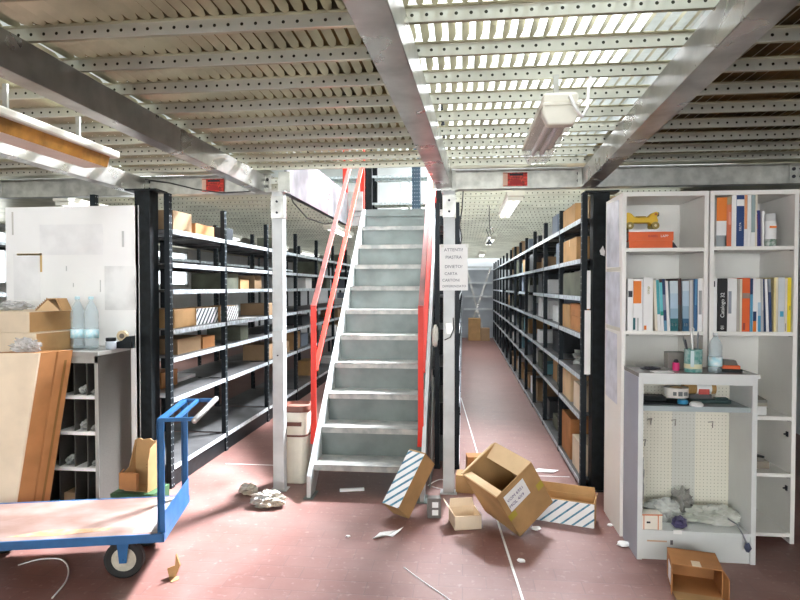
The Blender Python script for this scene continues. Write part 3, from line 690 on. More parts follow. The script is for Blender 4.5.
# lit cream is painted on the long side (-x from the corner), shaded brown on the right end
t = cbox(36, 345, .48, .30, .128, -9, CH, 'lower of the two long boxes, lit cream in front, stacked on the grey cabinet', corner_y=3.43)
t = cbox(29, 325, .46, .345, .135, -10, CH+.130, 'upper of the two long boxes, lit cream in front, stacked on the grey cabinet', corner_y=3.44)
p = atY(48, 304, 3.56)
t = thing('small_open_box', 'small brown box with ragged lid on top of the stacked long boxes', 'cardboard box', (p.x+.02,3.56,CH+.2665), rot=math.radians(6))
part(t, 'box_body', MB().prism([(-.10,0,0),(.06,0,0),(.055,0,.005),(-.02,0,.075)], (0,.11,0)), M_card3)
part(t, 'lid', MB().prism([(-.105,-.004,.002),(-.10,-.004,.008),(-.02,-.004,.083),(-.02,-.004,.077)], (0,.118,0)).prism([(-.02,-.004,.077),(-.02,-.004,.083),(.04,-.004,.083),(.075,-.004,.004),(.068,-.004,.004),(.036,-.004,.077)], (0,.118,0)), M_card)
for i in range(7):
    part(t, 'torn_edge', MB().prism([(-.10+i*.012,-.004,.010+i*.011),(-.094+i*.012,-.004,.016+i*.011),(-.099+i*.012,-.004,.022+i*.011)], (0,.004,0)), M_card2)
p = atY(17, 302, 3.7)
solo('plastic_bag', crumple(.10,.08,.030,3,4), M_plastic, 'grey transparent bag lying on the stacked long boxes at the left', 'bag', (p.x,3.66,CH+.266))
p = atY(36, 345, 3.47)
solo('plastic_wrap', crumple(.085,.035,.045,9,4,amp=.5), M_plastic, 'crumpled clear film hanging at the corner of the lower stacked box', 'film', (p.x,3.385,CH+.003))
# leaning tall boxes
def lean(poly, d, name='box_body'): return MB().prism(poly, d)
t = thing('tall_box', 'tall cream flat box leaning against the grey cabinet behind the trolley', 'cardboard box', (-2.95,3.3,0))
P0 = Vector((atZ(13,512,0).x, 3.30, 0)); T0 = atY(39,353,3.33)
P0 = atY(10,523,3.2); P0.z = 0.0
wd = Vector((-.30,-.06,0)); dd = Vector((.10,.20,0)); up = T0-P0
body = [P0, P0+wd, P0+wd+up, P0+up]
part(t, 'front_face', MB().prism(body, dd.normalized()*.012), M_card4, world=True, bevel=.002)
q = [v+dd.normalized()*.012 for v in body]
part(t, 'box_body', MB().prism(q, dd*.42), M_card2, world=True)
t = thing('tall_box', 'tall brown flat box wedged behind the cream one, leaning on the grey cabinet', 'cardboard box', (-2.85,3.45,0))
off = dd*.53; body2 = [v+off for v in body]
part(t, 'box_body', MB().prism(body2, dd*.40), M_card2, world=True, bevel=.002)
part(t, 'tape_strip', MB().prism([body2[0]+dd*.15+Vector((.001,0,0)), body2[0]+dd*.22+Vector((.001,0,0)), body2[3]+dd*.22+Vector((.001,0,-.06)), body2[3]+dd*.15+Vector((.001,0,-.06))], (.0008,-.0004,0)), simple(.25,.12,.03), world=True)
# bottles
def bottle_prof(h, r):
    return [(r*.80,0),(r*.98,.008),(r,.03*h/.33),(r*.95,.05*h/.33),(r,.07*h/.33),(r,.135*h/.33),(r*.93,.15*h/.33),(r,.165*h/.33),(r*.93,.18*h/.33),(r,.195*h/.33),(r*.97,.225*h/.33),(r*.75,.26*h/.33),(r*.42,.29*h/.33),(r*.30,.30*h/.33),(r*.30,.315*h/.33)]
def bottle(x, y, z, h, r, lab, group, capm=M_bottle, labm=M_blab, z0=.07, z1=.125):
    t = thing('water_bottle', lab, 'bottle', (x,y,z), group=group)
    part(t, 'bottle_body', MB().lathe(bottle_prof(h, r), 20), M_bottle, smooth=True)
    part(t, 'bottle_label', MB().lathe([(r+.0012,z0*h/.33),(r+.0012,z1*h/.33)], 20), labm, smooth=True)
    part(t, 'bottle_cap', MB().lathe([(r*.36,.312*h/.33),(r*.36,.328*h/.33),(r*.30,.33*h/.33)], 14), capm)
for px, y, lab in ((78,3.72,'large clear water bottle on the grey cabinet, left one of the pair'),(91.5,3.72,'large clear water bottle on the grey cabinet, right one of the pair'),):
    p = atY(px, 340, y); bottle(p.x, y, CH, .36, .046, lab, 'large water bottles on the grey cabinet', simple(.55,.78,.85))
p = atY(124, 345, 3.80)
t = thing('tape_dispenser', 'black tape dispenser with a roll of tape at the right end of the grey cabinet', 'tape dispenser', (p.x,3.80,CH), rot=math.radians(4))
part(t, 'dispenser_body', MB().prism([(-.045,-.03,0),(.065,-.03,0),(.067,-.03,.085),(.03,-.03,.082),(.0,-.03,.055),(-.045,-.03,.045)], (0,.06,0)), M_black, bevel=.004)
part(t, 'tape_roll', MB().tube([(-.008,-.012,.085),(-.008,.012,.085)], .038, 20), simple(.68,.55,.35))
part(t, 'roll_hub', MB().tube([(-.008,-.014,.085),(-.008,.014,.085)], .018, 16), simple(.15,.12,.10))
p = atY(111, 345, 3.72)
t = thing('small_jar', 'small grey jar with a black lid left of the tape dispenser', 'jar', (p.x,3.72,CH))
part(t, 'jar_body', MB().lathe([(.030,0),(.034,.006),(.034,.05),(.028,.056)], 18), simple(.50,.56,.62,.25), smooth=True)
part(t, 'jar_lid', MB().lathe([(.030,.056),(.033,.060),(.033,.078),(.0,.079)], 18), M_black)
# ================================================================ BIN and floor bits
t = thing('storage_bin', 'cream plastic bin with a brown lid standing behind the left post', 'bin', (-1.275,4.37,0))
def oval(prof, m, mb=None, n=28):
    mb = mb or MB(); vs = []; fs = []
    for r, z in prof:
        for k in range(n):
            a_ = 2*math.pi*k/n; ca, sa = math.cos(a_), math.sin(a_)
            e_ = .55; vs.append((r*math.copysign(abs(ca)**e_, ca), r*1.05*math.copysign(abs(sa)**e_, sa), z))
    for i in range(len(prof)-1):
        for k in range(n): fs.append((i*n+k, i*n+(k+1)%n, (i+1)*n+(k+1)%n, (i+1)*n+k))
    fs.append(tuple(range(n))[::-1]); fs.append(tuple((len(prof)-1)*n+k for k in range(n)))
    return mb.add(vs, fs, m)
part(t, 'bin_body', oval([(.088,0),(.092,.01),(.098,.36)], None), M_cream, smooth=False)
part(t, 'brown_band', oval([(.099,.36),(.099,.375)], None), M_brown)
part(t, 'upper_section', oval([(.097,.375),(.103,.55)], None), M_cream)
part(t, 'handle_slot', MB().box(-.07,.06,-.1125,-.10,.445,.475), M_brown)
part(t, 'bin_lid', oval([(.106,.548),(.110,.56),(.106,.595),(.094,.598),(.088,.575)], None), M_brown)
p = atZ(268,506,0)
solo('crumpled_bag', crumple(.10,.06,.045,5,4,amp=.6,freq=2.6), M_bag, 'crumpled grey and beige plastic bag on the floor at the left post', 'bag', (p.x-.0,p.y-.0,0))
p = atZ(250,495,0)
solo('crumpled_bag', crumple(.06,.04,.035,15,3,amp=.6), M_bag, 'small grey crumpled film left of the bag at the left post', 'bag', (p.x-.02,p.y+.02,0))
p = atZ(352,491,0)
solo('white_strip', MB().box(-.09,.09,-.012,.012,0,.02), M_paper, 'white plastic strip lying under the first step', 'strip', (p.x,p.y,0), math.radians(14), bevel=.002)
def scrap(px, py, pts, m, lab, name='paper_scrap', cat='scrap', hz=.012, rz=0):
    p = atZ(px, py, 0); mb = MB(); n = len(pts); vs = [(x, y, .0008+hz*(.5+.5*math.sin(i*2.1+px))) for i, (x, y) in enumerate(pts)]
    cxx = sum(q[0] for q in pts)/n; cyy = sum(q[1] for q in pts)/n
    vs += [(cxx, cyy, .0005)]; vs2 = [(x, y, z+.0012) for x, y, z in vs]; N_ = n+1
    fs = [(i, (i+1) % n, n) for i in range(n)]+[(N_+n, N_+(i+1) % n, N_+i) for i in range(n)]+[(i, N_+i, N_+(i+1) % n, (i+1) % n) for i in range(n)]
    mb.add(vs+vs2, fs); return solo(name, mb, m, lab, cat, (p.x,p.y,0), math.radians(rz))
scrap(388,536, [(-.085,-.05),(-.06,-.065),(-.03,-.03),(.03,-.01),(.07,.04),(.085,.10),(.06,.09),(.02,.03),(-.05,.0)], M_paper, 'torn white paper on the floor in front of the stairs', hz=.025)
p = atZ(175,577,0)
t = solo('cardboard_scrap', MB().prism([(-.03,0,.0),(.0,-.005,0),(.025,0,.06),(.005,0,.12),(-.0,0,.06),(-.04,0,.045)], (.003,.008,.0)).prism([(-.035,0,0),(.0,-.06,0),(.03,-.03,0),(.02,0,0)], (0,0,.003)), M_card, 'torn piece of brown cardboard standing on the floor right of the trolley wheel', 'scrap', (p.x,p.y,0), math.radians(8))
scrap(545,471, [(-.12,-.03),(.06,-.06),(.11,.0),(.05,.04),(-.05,.03)], M_paper, 'white paper lying on the aisle floor before the right racks', hz=.012)
for i, (px, py, r, lab) in enumerate(((536,530,.028,'white crumb of foam on the floor below the striped box'),(521,562,.022,'white crumb of foam on the floor right of the floor line'),(348,537,.014,'tiny white crumb on the floor left of the torn paper'),(610,526,.018,'white crumb on the floor by the white bookcase'),(623,546,.034,'white paper crumb at the corner of the grey pegboard cabinet'),(440,460,.05,'white crumpled paper on the floor behind the right post'))):
    p = atZ(px,py,0); solo('foam_crumb', crumple(r,r*.7,r*.4,30+i,2), M_paper, lab, 'crumb', (p.x,p.y,0), group='white crumbs on the floor')
def cable(pts, r, m, lab, name='loose_cable', cat='cable', z=None):
    q = [atZ(x,y,0)+Vector((0,0,r+.0006)) for x,y in pts]; s_ = []
    for i in range(len(q)-1):
        p0 = q[max(i-1,0)]; p1 = q[i]; p2 = q[i+1]; p3 = q[min(i+2,len(q)-1)]
        for k in range(8):
            t_ = k/8; s_.append(.5*((2*p1)+(-p0+p2)*t_+(2*p0-5*p1+4*p2-p3)*t_*t_+(-p0+3*p1-3*p2+p3)*t_**3))
    s_.append(q[-1]); c0 = q[0]; mb = MB().tube([v-c0 for v in s_], r, 6)
    return solo(name, mb, m, lab, cat, c0, smooth=True)
cable([(18,566),(40,560),(60,560),(68,568),(66,582),(52,599)], .004, M_cord, 'white loose cable curling on the floor under the trolley')
cable([(404,568),(420,580),(436,591),(452,602)], .003, M_cord, 'thin white string lying on the floor left of the white floor line')
cable([(428,486),(440,480),(452,484),(446,490),(432,487)], .0035, M_cord, 'small loop of white cord on the floor behind the right post')
q0 = atZ(524,604,0); q1 = atZ(498,523,0); q2 = atZ(461,398,0)
solo('floor_line', MB().bar((0,0,.0025),q1-q0+Vector((0,0,.0025)),.012,.004).bar(q1-q0+Vector((0,0,.0025)),q2-q0+Vector((0,0,.0025)),.010,.004), M_cord, 'long straight white line marked along the floor into the right aisle', 'cord', q0)  # flat strip standing for the white joint line in the floor
struct('trim_2', MB().box(-2.0,-1.36,4.70,4.712,0,.0015), M_cord); struct('trim_3', MB().box(.35,.84,4.66,4.672,0,.0015), M_cord)
# ================================================================ WHITE BOOKCASE
BY, BD = 3.58, .40
def bz(py, px=700): return atY(px, py, BY).z
def bx(px, Y=BY): return atY(px, 330, Y).x
def bookcase(px0, px1, lab, shelf_px, open_bottom):
    x0, x1 = bx(px0), bx(px1); w = x1-x0
    t = thing('bookcase', lab, 'bookcase', (x0,BY,0), group='white bookcases side by side')
    top = bz(191); th = .024
    part(t, 'side_panel', MB().box(0,th,0,BD,0,top-.026), M_white, bevel=.001); part(t, 'side_panel', MB().box(w-th,w,0,BD,0,top-.026), M_white, bevel=.001)
    part(t, 'top_board', MB().box(0,w,-.003,BD,top-.026,top), M_white, bevel=.001)
    part(t, 'back_panel', MB().box(th,w-th,BD-.006,BD,.05,top-.026), M_white)
    for py in shelf_px:
        z = bz(py); part(t, 'shelf', MB().box(th,w-th,.002,BD-.006,z-.022,z), M_white, bevel=.001)
        for xx in (th+.004, w-th-.018): part(t, 'shelf_clip', MB().box(xx,xx+.014,.0,.012,z-.027,z-.0222), simple(.25,.24,.22))
    return t
t1 = bookcase(621.5, 707.5, 'left white bookcase with a yellow toy on its top shelf', [247.5,331.5,412,470,530], 0)
t2 = bookcase(709, 797.5, 'right white bookcase with orange and navy books on its top shelf', [246.5,331.5,415,471,530], 0)
for z in (.62,.30): part(t2, 'key_lock', MB().box(bx(797.5)-bx(709)-.030,bx(797.5)-bx(709)-.025,.03,.05,z,z+.03).tube([(bx(797.5)-bx(709)-.026,.04,z+.015),(bx(797.5)-bx(709)-.045,.04,z+.015)], .005, 6), M_ink)
part(t2, 'foot', MB().box(.36,.40,.2,.25,0,.05), simple(.3,.3,.25))
# sheets taped on the outer side of the left bookcase
for z0, z1, dx, y0, y1, lab in ((1.62,2.04,.006,.06,.36,None),(1.25,1.60,.004,.03,.38,None),(.78,1.22,.005,.08,.37,None)):
    mb = MB().prism([(-.001,y0,z0),(-.001,y1,z0+.01),(-.001-dx,y1-.01,z1),(-.001,y0+.02,z1-.01)], (-.0015,0,0))
    part(t1, 'taped_sheet', mb, mat('bluish_paper', (.74,.76,.84), .35, nz=(9,.12)))
for z in (1.245,1.61): part(t1, 'tape_strip', MB().box(-.004,-.001,.03,.36,z-.012,z+.01), simple(.70,.68,.60))
def book(px0, px1, ytop, ybot_z, base, bands, lab, tilt=0, dep=.21, Y=None, group=None, text=None):
    Y = Y or BY+.012; x0 = bx(px0, Y); x1 = bx(px1, Y); w = max(.004, x1-x0-.0008); h = atY(px0, ytop, Y).z-ybot_z
    mb = MB(); c = .002
    mb.box(0,w,0,c,0,h,base); mb.box(0,c*.8,c,dep,0,h,base); mb.box(w-c*.8,w,c,dep,0,h,base); mb.box(c*.8,w-c*.8,c,dep-.004,.004,h-.004,M_paper)
    for f0, f1, m, *xx in bands:
        a0, a1 = xx if xx else (0, 1)
        mb.box(a0*w, a1*w, -.0006, 0, h*(1-f1), h*(1-f0), m)
    mb.v = [Vector((p.x-(w if tilt > 0 else 0), p.y, p.z)) for p in mb.v]
    o = solo('book', mb, None, lab, 'book', (x0+(w if tilt > 0 else 0), Y, ybot_z+.0003), (0, math.radians(tilt), 0), group=group)
    if text:
        s, size, m, zc = text
        lettering(o, s, size, ((-w/2 if tilt > 0 else w/2), -.0008, h*zc), rot=(0,0,0), m=m); 
        l = [c_ for c_ in o.children][-1]; l.rotation_euler = Euler((math.pi/2, -math.pi/2, 0))
    return o
z2 = bz(331.5); z1 = bz(247.5)
S = simple
W_ = M_paper; OR = M_orange; TEAL = S(.08,.42,.47); NAVY = S(.02,.05,.14); STEEL = S(.30,.45,.58); GREY = S(.42,.42,.42); CREAM = S(.82,.76,.62); DTEAL = S(.02,.14,.16); BR = S(.07,.03,.03)
LBLUE = S(.45,.60,.72)
g1 = 'books on the middle shelf of the left bookcase'
book(627.5,632.8,279,z2,W_,[(.23,.35,M_ink,.1,.9)],'white book with a small black label, first from the left on the left middle shelf',0,group=g1)
book(633,642.5,279,z2,W_,[(.04,.47,OR,.0,.85),(.75,.98,DTEAL,0,.25),(.75,1,S(.55,.56,.55),.4,.6)],'white book with an orange upper spine on the left middle shelf',0,group=g1)
book(643,652.8,277.5,z2,W_,[(.9,.98,OR,.1,.35)],'thick white book with small olive lettering on its spine',0,group=g1,text=('ojsqp',.022,S(.35,.33,.05),.76))
book(655.2,657.8,280,z2,CREAM,[],'thin cream book leaning between the thick white book and the teal ones',-2.6,group=g1)
book(658,661,279,z2,W_,[(.02,.68,TEAL)],'thin book with a dark teal upper spine, left of its lighter teal neighbour',-2.8,group=g1)
book(661.2,664.2,279.5,z2,W_,[(.0,.06,BR),(.06,.62,S(.15,.55,.60)),(.62,.70,S(.02,.30,.22))],'thin teal book with a green foot band, left of the dark speckled one',-2.9,group=g1)
book(664.3,667.3,279,z2,NAVY,[(.3,.6,S(.25,.28,.40)),(.8,1,S(.15,.35,.50))],'thin dark navy speckled book leaning on the left middle shelf',-3,group=g1)
book(667.5,670.2,281,z2,W_,[],'thin plain white book right of the dark navy speckled one',-3,group=g1)
book(670.4,678.3,281,z2,LBLUE,[(0,.25,S(.60,.70,.76)),(.25,.55,LBLUE),(.55,.75,STEEL),(.75,1,DTEAL),(.84,.90,W_,.2,.35),(.84,.90,W_,.6,.75)],'wide pale blue book fading to dark teal at its foot',-1,group=g1)
book(678.6,682.2,278.5,z2,BR,[(.5,1,S(.05,.05,.05))],'dark brown book between the two pale blue fading ones',-1.5,group=g1)
book(682.4,689,281,z2,LBLUE,[(0,.2,S(.62,.72,.78)),(.2,.5,LBLUE),(.5,.75,STEEL),(.75,1,S(.03,.12,.22)),(.84,.90,W_,.3,.42),(.84,.90,W_,.6,.72)],'narrower pale blue fading book right of the dark brown one',-.5,group=g1)
book(689.2,693.5,279.5,z2,GREY,[(.02,1,S(.60,.60,.62),.2,.6)],'grey book left of the navy blue one on the left middle shelf',-.5,group=g1)
book(693.7,697.4,279,z2,S(.04,.14,.30),[(.0,.5,S(.10,.28,.48),.3,.8)],'navy blue book near the right end of the left middle shelf',0,group=g1)
book(697.6,702.2,278.5,z2,W_,[(.23,.68,S(.35,.36,.36),.2,.85)],'white book with a grey printed band at the right end of the left middle shelf',0,group=g1)
g2 = 'books on the middle shelf of the right bookcase'
book(713,716.8,278.5,z2,W_,[(.05,.16,M_ink,.1,.4)],'white book first from the left on the right middle shelf',0,group=g2)
book(717.6,727,278.5,z2,S(.01,.01,.012),[],'thick black catalogue with white lettering on its spine',0,group=g2)
o = [x for x in C.objects if x.get('label','').startswith('thick black catalogue')][0]
lettering(o, 'Catalogo 32', .030, ((bx(727)-bx(717.6))/2,-.0009,.155), rot=Euler((math.pi/2,-math.pi/2,0)), m=M_paper)
lettering(o, '01', .026, ((bx(727)-bx(717.6))/2,-.0009,.025), rot=Euler((math.pi/2,-math.pi/2,0)), m=M_paper)
book(727.3,736.5,278.5,z2,W_,[(.24,.66,S(.30,.33,.38),.08,.42)],'white book with a dark grey printed block right of the black catalogue',0,group=g2)
book(736.8,739.8,279,z2,S(.48,.44,.38),[],'thin grey-brown book left of the orange and red one',0,group=g2)
book(740,741.8,279,z2,CREAM,[],'very thin cream book touching the orange and red one',0,group=g2)
book(742,749.6,278,z2,M_redorange,[(.28,.38,S(.35,.25,.20)),(.84,.97,S(.35,.06,.04),.1,.4)],'bright red-orange book on the right middle shelf',0,group=g2)
book(749.8,752.6,278.5,z2,NAVY,[(.3,1,S(.10,.35,.55))],'thin navy and blue book right of the red-orange one',0,group=g2)
book(752.8,756.3,278.5,z2,W_,[(.62,.80,NAVY),(.80,1,OR)],'thin white book with navy and orange foot bands',0,group=g2)
book(756.5,760.8,278.5,z2,W_,[(.45,.7,LBLUE,.3,1),(.7,1,S(.08,.35,.60),.3,1)],'white book turning blue towards its foot',-.5,group=g2)
book(761,763.8,278.5,z2,S(.45,.46,.48),[(.0,.6,S(.60,.60,.58),.4,1)],'thin light grey book left of the dark striped leaning ones',-1.5,group=g2)
book(764,766.2,279,z2,NAVY,[],'very thin navy book leaning right of the light grey one',-2.5,group=g2)
book(766.4,769.2,279,z2,W_,[],'thin white book leaning between two navy ones',-2.5,group=g2)
book(769.4,772.2,279,z2,S(.03,.06,.16),[(0,.25,S(.30,.34,.40))],'thin navy book with a grey top, leaning left of the pale yellow one',-2,group=g2)
book(773.6,777.6,277.5,z2,S(.85,.72,.35),[(.02,1,CREAM,.55,.9)],'pale yellow book on the right middle shelf',0,group=g2)
book(777.8,784.4,277.5,z2,S(.66,.70,.72),[(.62,.72,S(.08,.40,.62),.3,.85)],'pale grey book with a small blue label',0,group=g2)
book(784.6,787.0,278.5,z2,CREAM,[(.84,.98,S(.4,.38,.32),.2,.6)],'thin cream book between the pale grey and the bright yellow one',0,group=g2)
book(787.2,790.8,277.5,z2,S(.90,.72,.03),[(.52,.60,S(.55,.45,.05),.4,.9)],'bright yellow book at the right end of the middle shelf',0,group=g2)
g3 = 'books on the top shelf of the right bookcase'
book(715.2,725.3,197.5,z1,W_,[(.0,.47,OR),(.76,1,S(.33,.37,.38)),(.76,1,S(.20,.30,.22),.85,1)],'white book with orange top and grey foot on the top shelf',0,group=g3)
book(725.6,730.2,197,z1,S(.75,.22,.10),[(.0,.15,S(.45,.35,.20)),(.30,.55,S(.80,.35,.25),.4,.9),(.55,1,S(.70,.18,.08))],'mottled red book on the top shelf left of the plain white one',0,group=g3)
book(730.4,735,194.5,z1,W_,[],'tall plain white book between the mottled red and the navy book',0,group=g3)
book(735.2,742.8,193,z1,S(.02,.06,.20),[(.12,.24,W_)],'tall navy book with a white band near its top',0,group=g3,text=('DELTA',.016,W_,.38))
book(743,745.8,195,z1,W_,[(.0,.65,S(.82,.38,.18))],'thin white book with an orange upper half right of the navy book',0,group=g3)
book(746,749.6,194.5,z1,W_,[],'thin white book between the half orange and the grey-green one',0,group=g3)
book(749.8,753.8,194,z1,W_,[(.0,.72,S(.33,.43,.43))],'white book with a long grey-green upper spine',0,group=g3)
book(754,756,195,z1,CREAM,[],'very thin cream book right of the grey-green one on the top shelf',0,group=g3)
book(756.4,759.8,210.5,z1,S(.05,.05,.22),[(.1,.5,S(.45,.12,.10),0,.15)],'short dark blue book leaning on the top shelf',-2,group=g3)
book(760.5,763,211,z1,W_,[],'short thin white booklet beside the dark blue one',0,group=g3)
# lying pile
px, Y = 624.5, BY+.02
def flat_book(name, x0, x1, za, zb, m, lab, dep=.24, text=None, dy=0):
    t = thing(name, lab, 'book', (bx(x0),BY+.015+dy,za), group='books lying on the left top shelf'); w = bx(x1)-bx(x0); h = zb-za-.0006
    part(t, 'cover', MB().box(0,w,0,dep,0,.002).box(0,w,0,dep,h-.002,h).box(0,w,0,.002,.002,h-.002), m)
    part(t, 'pages', MB().box(.003,w-.003,.002,dep-.003,.002,h-.002), M_paper)
    if text: 
        for s, sz, xx, mm in text: lettering(t, s, sz, (xx*w,-.0006,h/2), m=mm)
    return t
h1 = (bz(231)-z1); zz = z1
flat_book('book', 629, 672.5, zz+.0003, zz+.46*h1, M_redorange, 'lower of the two orange-red catalogues lying on the left top shelf')
flat_book('book', 628.5, 673.5, zz+.46*h1, zz+h1, M_redorange, 'upper of the two orange-red catalogues lying on the left top shelf, with white lettering', text=(('LAPP',.020,.80,M_paper),('KABEL',.020,.55,S(.45,.02,.03)),('________',.012,.25,S(.55,.10,.03))))
flat_book('booklet', 629, 673, zz+h1, bz(228.5), W_, 'white booklet lying on top of the orange-red catalogues', dep=.2)
solo('dark_booklet', MB().prism([(0,0,0),(.025,0,0),(.0,0,.035)], (0,.12,0)), S(.06,.05,.08), 'small dark booklet leaning at the right end of the orange-red catalogues', 'booklet', (bx(674.5),BY+.03,z1))
# toy
p = atY(643, 228.5, BY+.06); tz = bz(228.5)+.0006
t = thing('toy_car', 'yellow plastic toy vehicle on wheels on top of the lying catalogues', 'toy', (bx(643.5),BY+.07,tz))
prof = [(-.098,.030),(-.055,.026),(-.048,.044),(.045,.044),(.052,.026),(.088,.030),(.095,.060),(.086,.085),(.098,.105),(.085,.118),(.060,.108),(.035,.082),(-.02,.078),(-.045,.085),(-.065,.108),(-.088,.115),(-.100,.100),(-.090,.080),(-.102,.055)]
part(t, 'toy_body', MB().prism([(x*.98,-.028,z*.92) for x, z in prof], (0,.056,0)), M_yellow, bevel=.006)
for x in (-.075,.072):
    for y in (-.034,.034):
        wv_ = part(t, 'wheel', MB().tube([(x,y-.008,.023),(x,y+.008,.023)], .0225, 16), S(.30,.22,.05)); part(wv_, 'wheel_hub', MB().tube([(x,y-.0095,.023),(x,y+.0095,.023)], .008, 10), S(.85,.75,.5))
part(t, 'saddle', MB().box(-.035,.025,-.018,.018,.070,.082), S(.40,.25,.03), bevel=.003)
part(t, 'nose', MB().box(.085,.100,-.022,.022,.080,.104), S(.10,.08,.08), bevel=.004)
part(t, 'printed_face', MB().box(.070,.084,-.0288,-.0283,.085,.098), S(.55,.15,.05))
# spray can like white bottle
p = atY(770.5, 246, BY+.05)
t = thing('white_bottle', 'white plastic bottle with an orange mark on the right top shelf', 'bottle', (p.x,BY+.06,z1+.0004))
part(t, 'bottle_body', MB().lathe([(.030,0),(.034,.006),(.034,.135),(.030,.150),(.030,.155)], 22), M_paper, smooth=True)
part(t, 'bottle_cap', MB().lathe([(.029,.155),(.030,.158),(.030,.196),(.026,.200)], 20), S(.62,.63,.62), smooth=True)
part(t, 'green_label', MB().lathe([(.0346,.006),(.0346,.048)], 22), mat('green_print', (.16,.28,.20), .5, nz=(60,.4), col2=(.6,.62,.6)), smooth=True)
part(t, 'orange_mark', MB().box(-.018,.02,-.0355,-.033,.112,.124), OR)
# lower shelves of the right bookcase
z3 = bz(415); z4 = bz(471)
for i, (h0, h1, m, lab, w) in enumerate(((0,.052,W_,'white ream of paper on the third shelf of the right bookcase',.085),(.053,.072,S(.45,.42,.34),'tan folder on the white ream in the right bookcase',.09),(.073,.088,S(.30,.30,.27),'grey folder above the tan one in the right bookcase',.09))):
    solo('folder' if i else 'paper_ream', MB().box(-.14,w,0,.26,0,h1-h0), m, lab, 'folder' if i else 'paper', (bx(755),BY+.03,z3+h0+.0004), bevel=.001)
solo('folder', MB().prism([(-.14,0,0),(.09,0,0),(.02,0,.042),(-.14,0,.07)], (0,.25,0)), S(.16,.15,.12), 'dark open folder topping the pile in the right bookcase', 'folder', (bx(755),BY+.04,z3+.089))
solo('clear_tray', MB().box(0,.12,0,.2,0,.045), mat('smoky_tray', (.50,.42,.34), .3, alpha=.6), 'smoky plastic tray on the fourth shelf of the right bookcase', 'tray', (bx(757),BY+.08,z4+.0004), bevel=.003)
t = thing('hand_tool', 'black flat tool lying across the smoky tray in the right bookcase', 'tool', (bx(750),BY+.05,z4+.10))
part(t, 'tool_blade', MB().bar((-.02,.0,.0),(.13,.06,-.033), .03, .012), M_black); part(t, 'tool_handle', MB().box(-.03,.02,.0,.02,-.02,-.005), M_black)
# ================================================================ GREY PEGBOARD CABINET
GX0, GX1, GY, GY1 = .957, 1.572, 3.285, 3.568
GH = 1.03; gw = GX1-GX0; gd = GY1-GY; e = .026
t = thing('pegboard_cabinet', 'light grey open cabinet with a pegboard back standing before the white bookcases', 'cabinet', (GX0,GY,0))
part(t, 'side_panel', MB().box(0,e,0,gd,0,GH-.022), M_gcab, bevel=.001); part(t, 'side_panel', MB().box(gw-e,gw,0,gd,0,GH-.022), M_gcab, bevel=.001)
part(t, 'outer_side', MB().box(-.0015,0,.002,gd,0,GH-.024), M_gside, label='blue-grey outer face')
part(t, 'cabinet_top', MB().box(-.002,gw+.012,-.004,gd,GH-.022,GH), M_gtop, bevel=.001); part(t, 'front_rail', MB().box(e,gw-e,0,.018,GH-.06,GH-.022).box(0,gw+.01,-.0055,-.004,GH-.022,GH), M_gcab)
part(t, 'shelf', MB().box(e,gw-e,.02,gd-.014,.832,.846).box(e,gw-e,.016,.02,.82,.848), mat('glassy_shelf', (.40,.46,.47), .25))
part(t, 'bottom_board', MB().box(e,gw-e,.0,gd-.014,.150,.166), M_gcab, bevel=.001); part(t, 'plinth', MB().box(e,gw-e,.012,.03,0,.150), M_gcab)
pb = part(t, 'pegboard', MB().box(e,gw-e,gd-.014,gd-.008,.166,GH-.06), M_peg)
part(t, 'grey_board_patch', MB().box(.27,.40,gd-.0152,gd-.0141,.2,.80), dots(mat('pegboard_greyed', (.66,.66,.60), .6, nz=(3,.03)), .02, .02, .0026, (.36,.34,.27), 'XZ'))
for px_, py_ in ((650,420),(674,421),(711,423),(644,441)):
    p = atY(px_, py_, GY1-.02); x_ = p.x-GX0; z_ = p.z
    part(t, 'peg_hook', MB().tube([(x_-.015,gd-.018,z_+.004),(x_+.012,gd-.020,z_+.008),(x_+.0,gd-.04,z_-.0),(x_-.005,gd-.055,z_-.004),(x_-.006,gd-.055,z_-.02)], .0025, 5), S(.20,.18,.15))
part(t, 'rust_mark', MB().box(.055,.16,.0108,.012,.098,.106), S(.62,.42,.30)); part(t, 'lock', MB().box(.178,.192,.0105,.012,.085,.11), S(.15,.15,.16)); part(t, 'tape_strip', MB().box(.19,.235,-.001,.0,.15,.172), M_paper)
